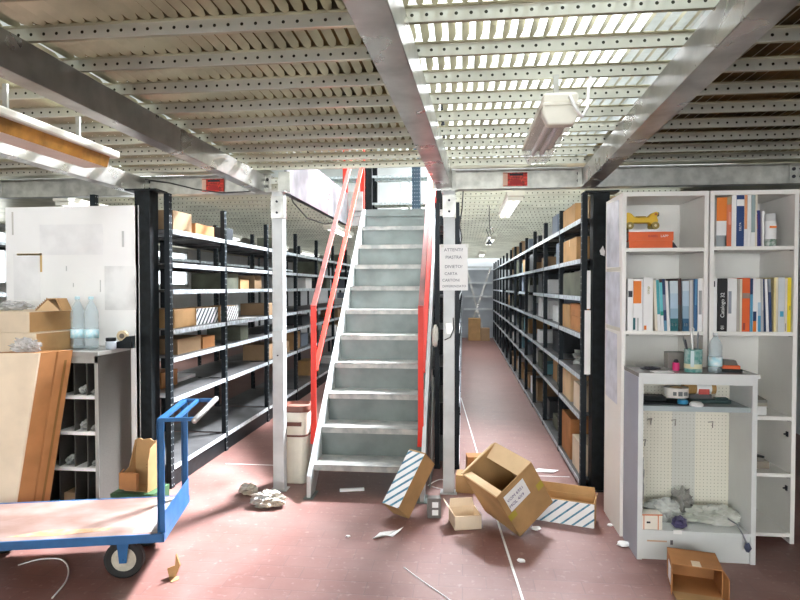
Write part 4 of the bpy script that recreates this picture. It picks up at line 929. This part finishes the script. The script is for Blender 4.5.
# on top of it
def onG(px, py, y): return atY(px, py, y).x
tz = GH+.0006
t = thing('pen_tin', 'green and teal tin holding pens on the grey cabinet top', 'tin', (onG(693,370,3.37),3.37,tz))
part(t, 'tin_body', MB().lathe([(.045,0),(.046,.003),(.046,.125),(.044,.125),(.044,.01),(0,.01)], 24), mat('teal_tin_print', (.06,.26,.23), .35, nz=(35,.4), col2=(.35,.50,.48)), smooth=False)
part(t, 'cream_band', MB().lathe([(.0467,.02),(.0467,.045)], 24), S(.72,.68,.45)); part(t, 'pale_band', MB().prism([(-.028,-.0385,.03),(-.012,-.0462,.03),(-.012,-.0462,.12),(-.028,-.0385,.12)], (0,-.0012,0)), S(.55,.68,.70))
for i, (dx, dy, lx, L_, m, nm, lab) in enumerate(((-.012,.0,-.03,.16,M_ink,'pen','black pen standing in the teal tin'),(.005,.01,-.01,.21,M_chrome,'scissors','metal scissors standing in the teal tin'),(.018,-.005,.005,.20,S(.18,.20,.22),'marker_pen','dark marker pen standing upright in the teal tin'),(.0,.02,-.045,.17,S(.15,.16,.15),'pencil','dark pencil leaning left in the teal tin'))):
    x_ = t.location.x
    mb = MB().tube([(0,0,0),(lx,0,L_)], .005 if nm != 'scissors' else .007, 8)
    if nm == 'scissors': mb.tube([(lx+.012*math.cos(a_*.785),0,L_+.012+.012*math.sin(a_*.785)) for a_ in range(9)], .003, 5)
    else: mb.tube([(lx,0,L_),(lx*1.03,0,L_+.012)], [.004,.001], 8)
    solo(nm, mb, m, lab, 'pen' if nm != 'scissors' else 'scissors', (x_+dx,3.37+dy,tz+.011), smooth=False)
x_ = onG(715,370,3.36)
t = thing('water_bottle', 'small clear water bottle on the grey pegboard cabinet', 'bottle', (x_,3.36,tz))
part(t, 'bottle_body', MB().lathe(bottle_prof(.215, .035), 20), M_bottle, smooth=True); part(t, 'bottle_label', MB().lathe([(.0362,.035),(.0362,.085)], 20), M_blab, smooth=True); part(t, 'bottle_cap', MB().lathe([(.012,.202),(.012,.215),(.010,.217)], 12), S(.75,.78,.80))
t = thing('grey_box', 'small grey-brown box behind the teal pen tin', 'box', (onG(677,366,3.46),3.46,tz))
part(t, 'box_body', MB().box(-.05,.05,0,.07,0,.095), S(.24,.22,.20), bevel=.002)
t = thing('tape_reel', 'small magenta reel left of the teal tin', 'reel', (onG(676,368,3.41),3.41,tz))
part(t, 'reel_body', MB().lathe([(.018,0),(.018,.042),(.010,.044)], 16), S(.70,.03,.18)); part(t, 'reel_cap', MB().lathe([(.011,.044),(.014,.05),(.008,.062)], 12), M_ink)
solo('dark_cable', crumple(.045,.02,.008,41,3,amp=.8), M_ink, 'small tangle of black cable at the left on the grey cabinet top', 'cable', (onG(651,370,3.42),3.42,tz))
solo('paper_sheet', MB().box(-.05,.06,-.03,.03,0,.002), M_paper, 'small white sheet on the grey cabinet top below the black cable', 'paper', (onG(661,373,3.34),3.34,tz), math.radians(8))
t = thing('sponge_tray', 'orange-red and black packet right of the small water bottle', 'packet', (onG(730,372,3.40),3.40,tz), rot=math.radians(-10))
part(t, 'tray', MB().box(-.055,.055,-.035,.04,0,.016), M_black, bevel=.002); part(t, 'packet_body', MB().box(-.045,.045,-.03,.035,.016,.036), M_redorange, bevel=.004); part(t, 'top_part', MB().prism([(-.040,-.02,.036),(.035,-.02,.036),(.025,-.02,.062),(-.035,-.02,.066)], (0,.05,0)), S(.10,.09,.08)); 
# on its inner shelf
sz_ = .8465
solo('black_tray', MB().box(-.09,.20,-.0,.12,0,.012).box(-.09,-.084,0,.12,0,.05).box(-.084,.06,.05,.12,.012,.038), M_black, 'long black metal tray on the inner shelf of the grey cabinet', 'tray', (onG(657,400,3.36),3.345,sz_), bevel=.002)
solo('dark_tool', MB().box(-.12,.10,-.02,.03,0,.02).box(.02,.09,-.01,.025,.02,.03), S(.03,.06,.06), 'dark green-black tool case on the right of the inner shelf', 'tool', (onG(712,400,3.42),3.43,sz_), bevel=.004)
t = thing('tape_roll', 'wide roll of white printed tape on the inner shelf', 'tape roll', (onG(676,396,3.40),3.40,sz_+.0385))
part(t, 'roll', MB().lathe([(.036,0),(.064,0),(.064,.052),(.036,.052),(.036,0)], 28), mat('printed_white_tape', (.74,.72,.66), .4)); part(t, 'printed_mark', MB().box(-.01,.012,-.066,-.063,.012,.036).box(-.035,-.018,-.061,-.054,.014,.034).box(.02,.04,-.061,-.054,.014,.034), S(.15,.16,.16)); part(t, 'cardboard_core', MB().lathe([(.0355,.0),(.0355,.0525),(.032,.0525),(.032,0),(.0355,0)], 24), S(.48,.32,.16))
t = thing('tape_roll', 'brown roll with a red printed wrapper at the back of the inner shelf', 'tape roll', (onG(699,392,3.47),3.475,sz_+.03))
part(t, 'roll', MB().tube([(-.085,0,.045),(.085,0,.045)], .033, 20), S(.40,.24,.08)); part(t, 'wrapper', MB().tube([(-.02,0,.045),(.06,0,.045)], .034, 20), M_paper); part(t, 'red_print', MB().box(-.012,.045,-.0355,-.030,.015,.045), S(.60,.10,.08)); part(t, 'cradle', MB().box(-.06,.06,-.03,.03,-.03,.012), S(.10,.10,.10))
solo('blue_cap', MB().lathe([(.026,0),(.028,.01),(.024,.022),(0,.024)], 18), S(.03,.25,.45), 'round blue cap at the front of the inner shelf', 'cap', (onG(683,406,3.32),3.325,sz_+.0128))
solo('jar_cover', MB().lathe([(.034,0),(.036,.010),(.026,.022),(0,.024)], 20), M_paper, 'round white lid at the front of the inner shelf right of the blue cap', 'lid', (onG(697,407,3.32),3.33,sz_+.0004))
# in its bottom
bz_ = .1668
t = thing('small_white_box', 'small white box with red edges in the bottom left of the grey cabinet', 'box', (onG(650,530,3.32),3.315,bz_), rot=math.radians(4))
part(t, 'box_body', MB().box(-.055,.055,-.025,.05,0,.085), S(.85,.80,.70), bevel=.001); part(t, 'printed_frame', MB().box(-.055,.055,-.0265,-.0255,.078,.085).box(.03,.035,-.0265,-.0255,0,.085).box(-.047,-.043,-.0265,-.0255,0,.085), S(.70,.25,.12)); part(t, 'printed_mark', MB().box(-.03,-.01,-.0265,-.0255,.035,.045), M_ink)
solo('film_bag', crumple(.08,.045,.06,50,4,amp=.5), M_wfilm, 'white film bag behind the small white box in the grey cabinet', 'bag', (onG(665,522,3.42),3.43,bz_))
solo('film_bag', crumple(.13,.05,.045,53,4,amp=.5), mat('grey_green_film', (.42,.44,.38), .3, nz=(9,.4), col2=(.62,.62,.58)), 'grey-green film bag in the bottom right of the grey cabinet', 'bag', (onG(712,524,3.42),3.42,bz_))
solo('film_bag', crumple(.055,.035,.075,57,4,amp=.5), mat('smoke_film', (.40,.39,.36), .3, alpha=.8, nz=(9,.3)), 'grey smoky film bag standing in the middle of the grey cabinet bottom', 'bag', (onG(683,515,3.47),3.50,bz_))
solo('hanging_film', crumple(.02,.03,.16,60,4,amp=.5), M_plastic, 'clear film hanging inside the left wall of the grey cabinet', 'film', (GX0+e+.035,3.46,bz_+.06))
solo('dark_cloth', crumple(.035,.03,.03,62,3,amp=.4), S(.06,.05,.12), 'dark navy cloth bundle in the middle of the grey cabinet bottom', 'cloth', (onG(680,530,3.33),3.335,bz_))
pc = [Vector((onG(728,522,3.36),3.36,bz_+.05)), Vector((onG(737,524,3.30),3.30,bz_+.045)), Vector((onG(743,530,3.27),3.268,bz_+.0)), Vector((onG(747,538,3.265),3.262,bz_-.045))]
t = thing('plug_cable', 'dark cable with a plug hanging over the bottom front edge of the grey cabinet', 'cable', pc[0])
part(t, 'cable', MB().tube([v-pc[0] for v in pc], .004, 6), S(.25,.26,.28), smooth=True)
part(t, 'plug', MB().tube([pc[3]-pc[0]+Vector((0,0,.005)),pc[3]-pc[0]+Vector((.004,0,-.02)),pc[3]-pc[0]+Vector((.002,0,-.042))], [.010,.019,.008], 10), S(.06,.07,.12), smooth=True)
# ================================================================ LAMPS
def clear_lamp(x, y0, y1, z, lab, group=None):
    t = thing('ceiling_lamp', lab, 'lamp', (x,y0,z), group=group); L_ = y1-y0; w = .065
    def sec(ws, zs): return ws, zs
    # diffuser: half-octagon trough
    def trough(a, b, s=1.0):
        pts = [(-w*s,.03),(-w*s,-.005),(-w*.72*s,-.045*s),(w*.72*s,-.045*s),(w*s,-.005),(w*s,.03)]
        return MB().prism([(px_,a,pz_) for px_, pz_ in pts], (0,b-a,0))
    part(t, 'diffuser', trough(.05, L_-.02), M_diff, bevel=.006)
    part(t, 'end_cap', trough(0, .05, 1.03), M_housing, bevel=.008)
    part(t, 'housing', MB().box(-w,w,0,L_,.03,.075), M_housing, bevel=.012)
    part(t, 'tube_lamp', MB().tube([(-.02,.07,.005),(-.02,L_-.04,.005)], .012, 10).tube([(.02,.07,.005),(.02,L_-.04,.005)], .012, 10), M_paper)
    part(t, 'seal_rim', MB().box(-w-.004,w+.004,-.004,L_+.004,.026,.034), M_housing)
    for yy in (.12, L_-.12): part(t, 'hanger', MB().box(-.01,.01,yy-.006,yy+.006,.075,2.3288-z), M_galv)
    return t
t = clear_lamp(.36,2.22,2.95,2.15,'clear-covered lamp housing hanging under the deck above the middle of the room')
part(t, 'lamp_cable', MB().tube([(.03,.04,.06),(.03,-.02,.05),(.045,-.04,.0),(.07,-.03,-.03),(.10,.02,.02),(.115,.08,.10),(.13,.12,.165)], .006, 6), M_cord, smooth=True)
t = thing('ceiling_lamp', 'long lamp with an amber side and cream underside below the deck at the left', 'lamp', (-1.86,2.0,2.11))
LB = .80
part(t, 'underside', MB().prism([(-.075,0,0),(.05,0,0),(.05,0,.008),(-.075,0,.008)], (0,LB,0)).prism([(-.075,LB,0),(.05,LB,0),(.03,LB+.05,.03),(-.06,LB+.05,.03)], (0,0,.008)), S(.80,.68,.58))
part(t, 'amber_side', MB().prism([(.05,.06,.0),(.066,.06,.055),(.060,.06,.055),(.044,.06,.008)], (0,LB-.06,0)), M_diffo, label='amber plastic side')
part(t, 'far_side', MB().prism([(-.075,.06,.0),(-.085,.06,.055),(-.079,.06,.055),(-.069,.06,.008)], (0,LB-.06,0)), M_diffo)
part(t, 'end_cap', MB().prism([(-.077,0,-.002),(.053,0,-.002),(.07,0,.06),(-.09,0,.06)], (0,.06,0)), M_housing, bevel=.004)
part(t, 'housing', MB().box(-.085,.085,0,LB+.06,.055,.095), M_housing, bevel=.01)
for yy in (.2,.65): part(t, 'hanger', MB().box(-.01,.01,yy-.006,yy+.006,.095,2.3288-2.11), M_galv)
t = thing('ceiling_lamp', 'white lamp end with an amber lower part at the top right corner', 'lamp', (.91,1.12,2.12))
part(t, 'housing', MB().box(-.05,.05,0,.36,-.01,.06), M_housing, bevel=.01); part(t, 'amber_side', MB().box(-.045,.045,.02,.34,-.03,-.01), M_diffo)  # amber-coloured lower part of the housing
part(t, 'hanger', MB().box(-.01,.01,.17,.19,.06,2.3288-2.12), M_galv)
M_tube = mat('lit_tube', (1,1,1), .5, emit=((.93,.97,1.0), 2.2))
def batten(x, y, z, L_, lab, group):
    t = thing('batten_lamp', lab, 'lamp', (x,y,z), group=group)
    part(t, 'housing', MB().box(-.07,.07,0,L_,.03,.07), M_housing, bevel=.004); part(t, 'tube_lamp', MB().tube([(-.03,.03,.012),(-.03,L_-.03,.012)], .014, 8).tube([(.03,.03,.012),(.03,L_-.03,.012)], .014, 8), M_tube)
    for yy in (.02, L_-.04): part(t, 'end_cap', MB().box(-.06,.06,yy,yy+.02,-.004,.03), M_housing)
    for yy in (.2, L_-.2): part(t, 'hanger', MB().box(-.008,.008,yy-.006,yy+.006,.07,2.3288-z), M_galv)
for i, y in enumerate((4.75, 8.6, 12.4)): batten(.42, y, 2.2, 1.25, 'white batten lamp under the deck, lit to brighten the right aisle, %s from the front' % ORD[i], 'batten lamps over the right aisle')  # first is a known fixture; the two farther ones are added for light
for i, y in enumerate((4.6, 7.0, 9.4, 11.8, 14.2)): batten(-3.4, y, 2.2, 1.5, 'lit batten lamp between the left rack rows, %s from the front' % ORD[i], 'lit batten lamps between the left rack rows')
for i, y in enumerate((6.9, 10.6, 14.2)): batten(-1.62, y, 2.2, 1.25, 'added batten lamp brightening the left aisle, %s from the front' % ORD[i], 'added batten lamps over the left aisle')  # unseen lamps added to light the far part of this aisle
# little hanging spot and loose wires
t = thing('hanging_lamp', 'small black bell lamp hanging on a twisted wire in the right aisle', 'lamp', (.26,5.9,1.93))
part(t, 'lamp_shade', MB().lathe([(.032,0),(.026,.02),(.012,.035),(.010,.045)], 14), M_black); part(t, 'socket', MB().lathe([(.013,.045),(.014,.065),(.008,.07)], 10), M_paper)
part(t, 'wire', MB().tube([(0,0,.07),(-.01,0,.10),(-.03,0,.15),(-.015,0,.16),(.03,0,.16),(.045,0,.12),(.02,0,.09),(.01,0,.12),(.0,0,.25),(0,0,.388)], .004, 6), M_black)
def wire(pts, r, m, lab):
    c0 = Vector(pts[0]); solo('loose_wire', MB().tube([Vector(p)-c0 for p in pts], r, 6), m, lab, 'wire', c0, smooth=True)
wire([(-2.42,4.185,2.318),(-2.2,4.19,2.285),(-2.0,4.188,2.235),(-1.8,4.188,2.205),(-1.6,4.188,2.21),(-1.45,4.188,2.24)], .005, M_dcord, 'dark wire sagging along the left cross beam below the red sticker')
wire([(-1.36,4.3,2.345),(-1.40,4.7,2.20),(-1.42,5.2,2.13),(-1.40,5.8,2.14),(-1.38,6.2,2.20),(-1.37,6.4,2.345)], .006, M_dcord, 'dark wire sagging beside the left edge plate of the stair opening')
wire([(-.02,4.30,2.345),(.0,4.5,2.25),(-.01,4.7,2.12),(-.03,4.74,2.0),(-.01,4.74,1.9),(-.03,4.74,1.80)], .006, M_dcord, 'dark cable hanging behind the top of the right post')
# ================================================================ GOODS ON THE RACKS
rg = random.Random(11)
M_blk = mat('black_carton', (.03,.035,.04), .5); M_tealc = mat('teal_carton', (.12,.30,.36), .6); M_bluec = mat('grey_blue_carton', (.22,.26,.32), .6)
CM = [M_card, M_card2, M_card3, M_card, mat('dull_cardboard', (.34,.22,.12), .8), M_cardg, M_paper, mat('white_carton', (.72,.70,.66), .7)]
CN = {M_card:'brown', M_card2:'orange-brown', M_card3:'tan', CM[4]:'dull brown', M_cardg:'grey-green', M_paper:'white', CM[7]:'off-white'}
CN.update({M_blk:'black', M_tealc:'teal', M_bluec:'grey-blue'})
SHN = ['bottom','second','third','fourth','fifth','sixth','top']
def goods(x, y, z, w, d, h, m, lab, group, tape=False, rz=0):
    t = thing('storage_box', lab, 'box', (x,y,z+.0006), rot=rz, group=group)
    part(t, 'box_body', MB().box(-w/2,w/2,-d/2,d/2,0,h), m, bevel=.002)
    if tape: part(t, 'tape_strip', MB().box(-w/2-.001,w/2+.001,-.02,.02,h-.06,h+.001), simple(.55,.42,.22))
    return t
# right rack, first two bays by hand: (pixel-measured positions along the aisle)
def rr(y0, y1, k, h, m, lab, x0=.895, dep=.33, tape=False):
    goods(x0+dep/2, (y0+y1)/2, RZ[k], dep, y1-y0, h, m, lab, 'goods on the first right rack bays', tape)
rr(4.47,4.72,6,.165,M_card3,'tan box on the top shelf at the very front of the right racks',x0=.93,dep=.30)
rr(4.80,5.36,6,.165,M_card,'brown box on the top shelf of the first right bay, right behind the tan one')
rr(4.74,5.34,5,.19,M_card,'big brown box on the sixth shelf of the first right bay',tape=True)
rr(4.50,4.72,5,.16,CM[4],'dull brown box at the front of the sixth shelf, first right bay',x0=1.0,dep=.26)
rr(4.55,5.35,4,.19,M_cardg,'long grey-green box on the fifth shelf of the first right bay')
rr(4.55,4.98,3,.115,M_card2,'orange-brown box on the fourth shelf of the first right bay')
rr(5.02,5.36,3,.20,M_card,'brown box farther back on the fourth shelf of the first right bay')
goods(.895+.165,4.77,RZ[3]+.116,.33,.42,.10,M_card2,'orange-brown box stacked on its twin, fourth shelf of the first right bay','goods on the first right rack bays')
solo('grey_disc', MB().tube([(0,-.06,.13),(0,.06,.13)], .13, 24), S(.20,.23,.19), 'round grey-green reel on the third shelf of the first right bay', 'reel', (1.07,4.72,RZ[2]+.001))
solo('bubble_film', crumple(.10,.16,.06,80,3,amp=.5), M_wfilm, 'crumpled pale film behind the round reel in the first right bay', 'film', (1.05,5.08,RZ[2]+.0006))
rr(4.95,5.34,1,.235,M_card3,'tan box on the second shelf of the first right bay',tape=True)
rr(4.56,4.82,1,.20,M_card4,'cream box on the second shelf at the front of the first right bay')
rr(4.95,5.36,0,.34,M_card2,'tall orange-brown box with a white label on the bottom shelf of the first right bay')
rr(4.52,4.86,0,.24,M_card4,'cream box on the bottom shelf at the front of the first right bay')
# random fill farther away
def fill(prefix, group, xf, s, D, ys, zs, zi_gap, skip, dens, seed, CMX=None):
    r_ = random.Random(seed)
    for b in range(len(ys)-1):
        if b in skip: continue
        L_ = ys[b+1]-ys[b]
        for k, z in enumerate(zs):
            gap = (zs[k+1] if k+1 < len(zs) else 2.30)-z-.05
            y = ys[b]+.06; n = 0; pos = ['nearer box','middle box','farther box','farthest box']
            while y < ys[b+1]-.22 and n < 3:
                wy = r_.uniform(.2,.42)
                if y+wy > ys[b+1]-.05: break
                if r_.random() < dens:
                    h = min(gap, r_.uniform(.09,.26)); dp = r_.uniform(.22, min(.36, D-.06)); m = r_.choice(CMX or CM)
                    if h > .04:
                        goods(xf+s*(.03+dp/2+r_.uniform(0,.05)), y+wy/2, z, dp, wy, h, m,
                              '%s %s, %s shelf, %s bay of %s' % (CN[m], pos[n], SHN[k] if len(zs) == 7 else ORD[k], ORD[b], prefix), group, rz=0)
                n += 1; y += wy+r_.uniform(.02,.2)
fill('the right racks','goods on the right racks',.87,1,.5,RY[:9],RZ,0,(0,),.66,3,[M_card, CM[4], M_blk, M_blk, M_bluec, M_paper, M_tealc, CM[7], M_cardg])
fill('the left aisle racks','goods on the left aisle racks',-2.15,-1,.62,LY[:8],LZ,0,(0,),.36,5,[M_card, CM[4], CM[4], M_blk, M_bluec, M_blk, M_cardg, M_paper])
fill('the narrow racks by the stairs','goods on the narrow racks',-.0,-1,.30,[4.78,5.68,6.58],RZ,0,(0,1),.4,6)
fill('the back row at the right','goods on the right back row',1.46,1,.5,[4.42,6.5,8.58],RZ[:6],0,(),.75,8)
# left rack first bay by hand
def lr(y0, y1, k, h, m, lab, off=.06, dep=.30, z=None):
    return goods(-2.15-off-dep/2, (y0+y1)/2, (LZ[k] if z is None else z), dep, y1-y0, h, m, lab, 'goods on the first left rack bay')
lr(4.62,4.98,6,.10,M_card2,'orange-brown box on the top shelf of the first left bay')
lr(4.24,4.55,6,.16,CM[4],'dull brown patterned box on the top shelf at the front of the left racks')
lr(4.25,4.60,3,.145,M_card,'tan-brown box on the fourth shelf of the first left bay')
t = thing('striped_box', 'long white box with dark diagonal stripes on the fourth shelf of the left racks', 'cardboard box', (-2.21,4.64,LZ[3]+.0006), rot=math.radians(90))
t.location.x = -2.22
part(t, 'box_body', MB().box(0,.43,0,.2,0,.14), M_card, bevel=.002); part(t, 'printed_face', MB().box(.0,.43,-.0012,-.0002,0,.138), M_paper); part(t, 'printed_stripes', stripes(.428,.136,8,.001,.001,-.0013,w=.030), mat('dark_stripe_print', (.06,.08,.08), .6))
t = thing('striped_box', 'second striped white box farther back on the fourth shelf of the left racks', 'cardboard box', (-2.22,5.13,LZ[3]+.0006), rot=math.radians(90))
part(t, 'box_body', MB().box(0,.42,0,.2,0,.14), M_card, bevel=.002); part(t, 'printed_face', MB().box(.0,.42,-.0012,-.0002,0,.138), M_paper); part(t, 'printed_stripes', stripes(.418,.136,10,.001,.001,-.0013,w=.018), mat('dark_stripe_print', (.06,.08,.08), .6))
solo('paper_sheet', MB().prism([(-.10,-.18,0),(.06,-.2,0),(.09,.1,0),(-.06,.2,0)], (0,0,.003)), M_paper, 'white sheet hanging over the shelf edge of the left racks', 'paper', (-2.24,5.78,LZ[3]+.001))
lr(4.45,4.72,1,.13,M_card2,'small orange-brown box at the back of the second shelf, first left bay', off=.28, dep=.2)
solo('white_tray', MB().box(-.12,.12,-.2,.2,0,.03), M_paper, 'flat white tray on the second shelf of the first left bay', 'tray', (-2.58,4.92,LZ[1]+.0006), bevel=.003)
lr(4.30,4.70,2,.12,CM[4],'dull brown box on the third shelf of the first left bay')
lr(4.74,4.98,2,.10,M_card2,'orange-brown box on the third shelf of the first left bay')
# items behind the stairs side
t = solo('grey_mesh_sheet', MB().prism([(0,0,0),(0,.46,0),(0,.46,.55),(0,0,.85)], (.006,0,0)), dots(mat('grey_mesh', (.16,.18,.17), .5), .04, .04, .012, (.06,.07,.07), 'YZ'), 'dark grey mesh sheet leaning against the right side of the stairs', 'mesh sheet', (-.245,4.28,0), (0,math.radians(1.5),0))
solo('hanging_bag', crumple(.022,.03,.085,90,3,amp=.35), S(.62,.62,.57), 'small off-white bag hanging on the right side of the stairs', 'bag', (-.215,4.55,1.03))
solo('brown_carton', MB().box(-.17,.17,0,.4,0,.62), M_card, 'brown carton stack at the far end of the right aisle', 'cardboard box', (.32,16.3,0), bevel=.005)
solo('grey_carton', MB().box(-.12,.12,0,.3,0,.35), CM[4], 'dull box right of the carton at the far end of the aisle', 'cardboard box', (.62,16.3,0), bevel=.005)
# ================================================================ LIGHT
def area(name, loc, rot, sx, sy, power, col=(1,1,1), spread=180):
    d = bpy.data.lights.new(name, 'AREA'); d.shape = 'RECTANGLE'; d.size = sx; d.size_y = sy; d.energy = power; d.color = col; d.spread = math.radians(spread)
    o = bpy.data.objects.new(name, d); C.objects.link(o); o.location = loc; o.rotation_euler = rot; return o
def aim(src, dst): return (Vector(dst)-Vector(src)).to_track_quat('-Z', 'Y').to_euler()
# front fill, shining from windows added behind the camera
for a0, a1, z0, z1_ in near_h:
    area('window_daylight_fill', ((a0+a1)/2,YN+.02,(z0+z1_)/2), (math.pi/2,0,math.pi), a1-a0-.1, z1_-z0-.1, 190, (1,.98,.95))
for a0, a1, z0, z1_ in left_h[:2]:
    area('window_daylight_fill', (XL+.02,(a0+a1)/2,(z0+z1_)/2), aim((0,0,0),(1,0,0)), z1_-z0-.1, a1-a0-.1, 60, (.93,.97,1))
for i, y in enumerate((4.75, 8.6, 12.4)):  # added fill that brightens the aisle floor from under the battens
    area('aisle_fill_light', (.42,y+.62,2.192), (0,0,0), .1, 1.1, (6,26,34)[i], (.92,.95,1))
# daylight from the roof light falling through the stair opening
src = (.6,7.3,5.35); area('roof_daylight', src, aim(src, (-1.9,3.9,0)), 1.0, 1.0, 760, (.90,.93,1), 60)
src = (.1,2.2,5.35); area('roof_daylight', src, aim(src, (.75,2.9,0)), 2.2, 3.0, 200, (.95,.97,1), 120)
for y, pw in ((6.0,70), (10.5,240), (14.5,260)):
    src = (.3,y,5.35); area('roof_daylight', src, (0,0,0), 2.4, 3.5, pw, (.95,.97,1))
w = bpy.data.worlds.new('world'); bpy.context.scene.world = w; w.use_nodes = True
w.node_tree.nodes['Background'].inputs[0].default_value = (.85,.92,1,1); w.node_tree.nodes['Background'].inputs[1].default_value = 1.0
sc = bpy.context.scene
sc.view_settings.view_transform = 'Standard'; sc.view_settings.look = 'None'; sc.view_settings.gamma = 1; sc.view_settings.use_curve_mapping = False
sc.view_settings.exposure = 0.12
sc.cycles.max_bounces = 8; sc.cycles.diffuse_bounces = 4; sc.cycles.glossy_bounces = 4; sc.cycles.transparent_max_bounces = 12
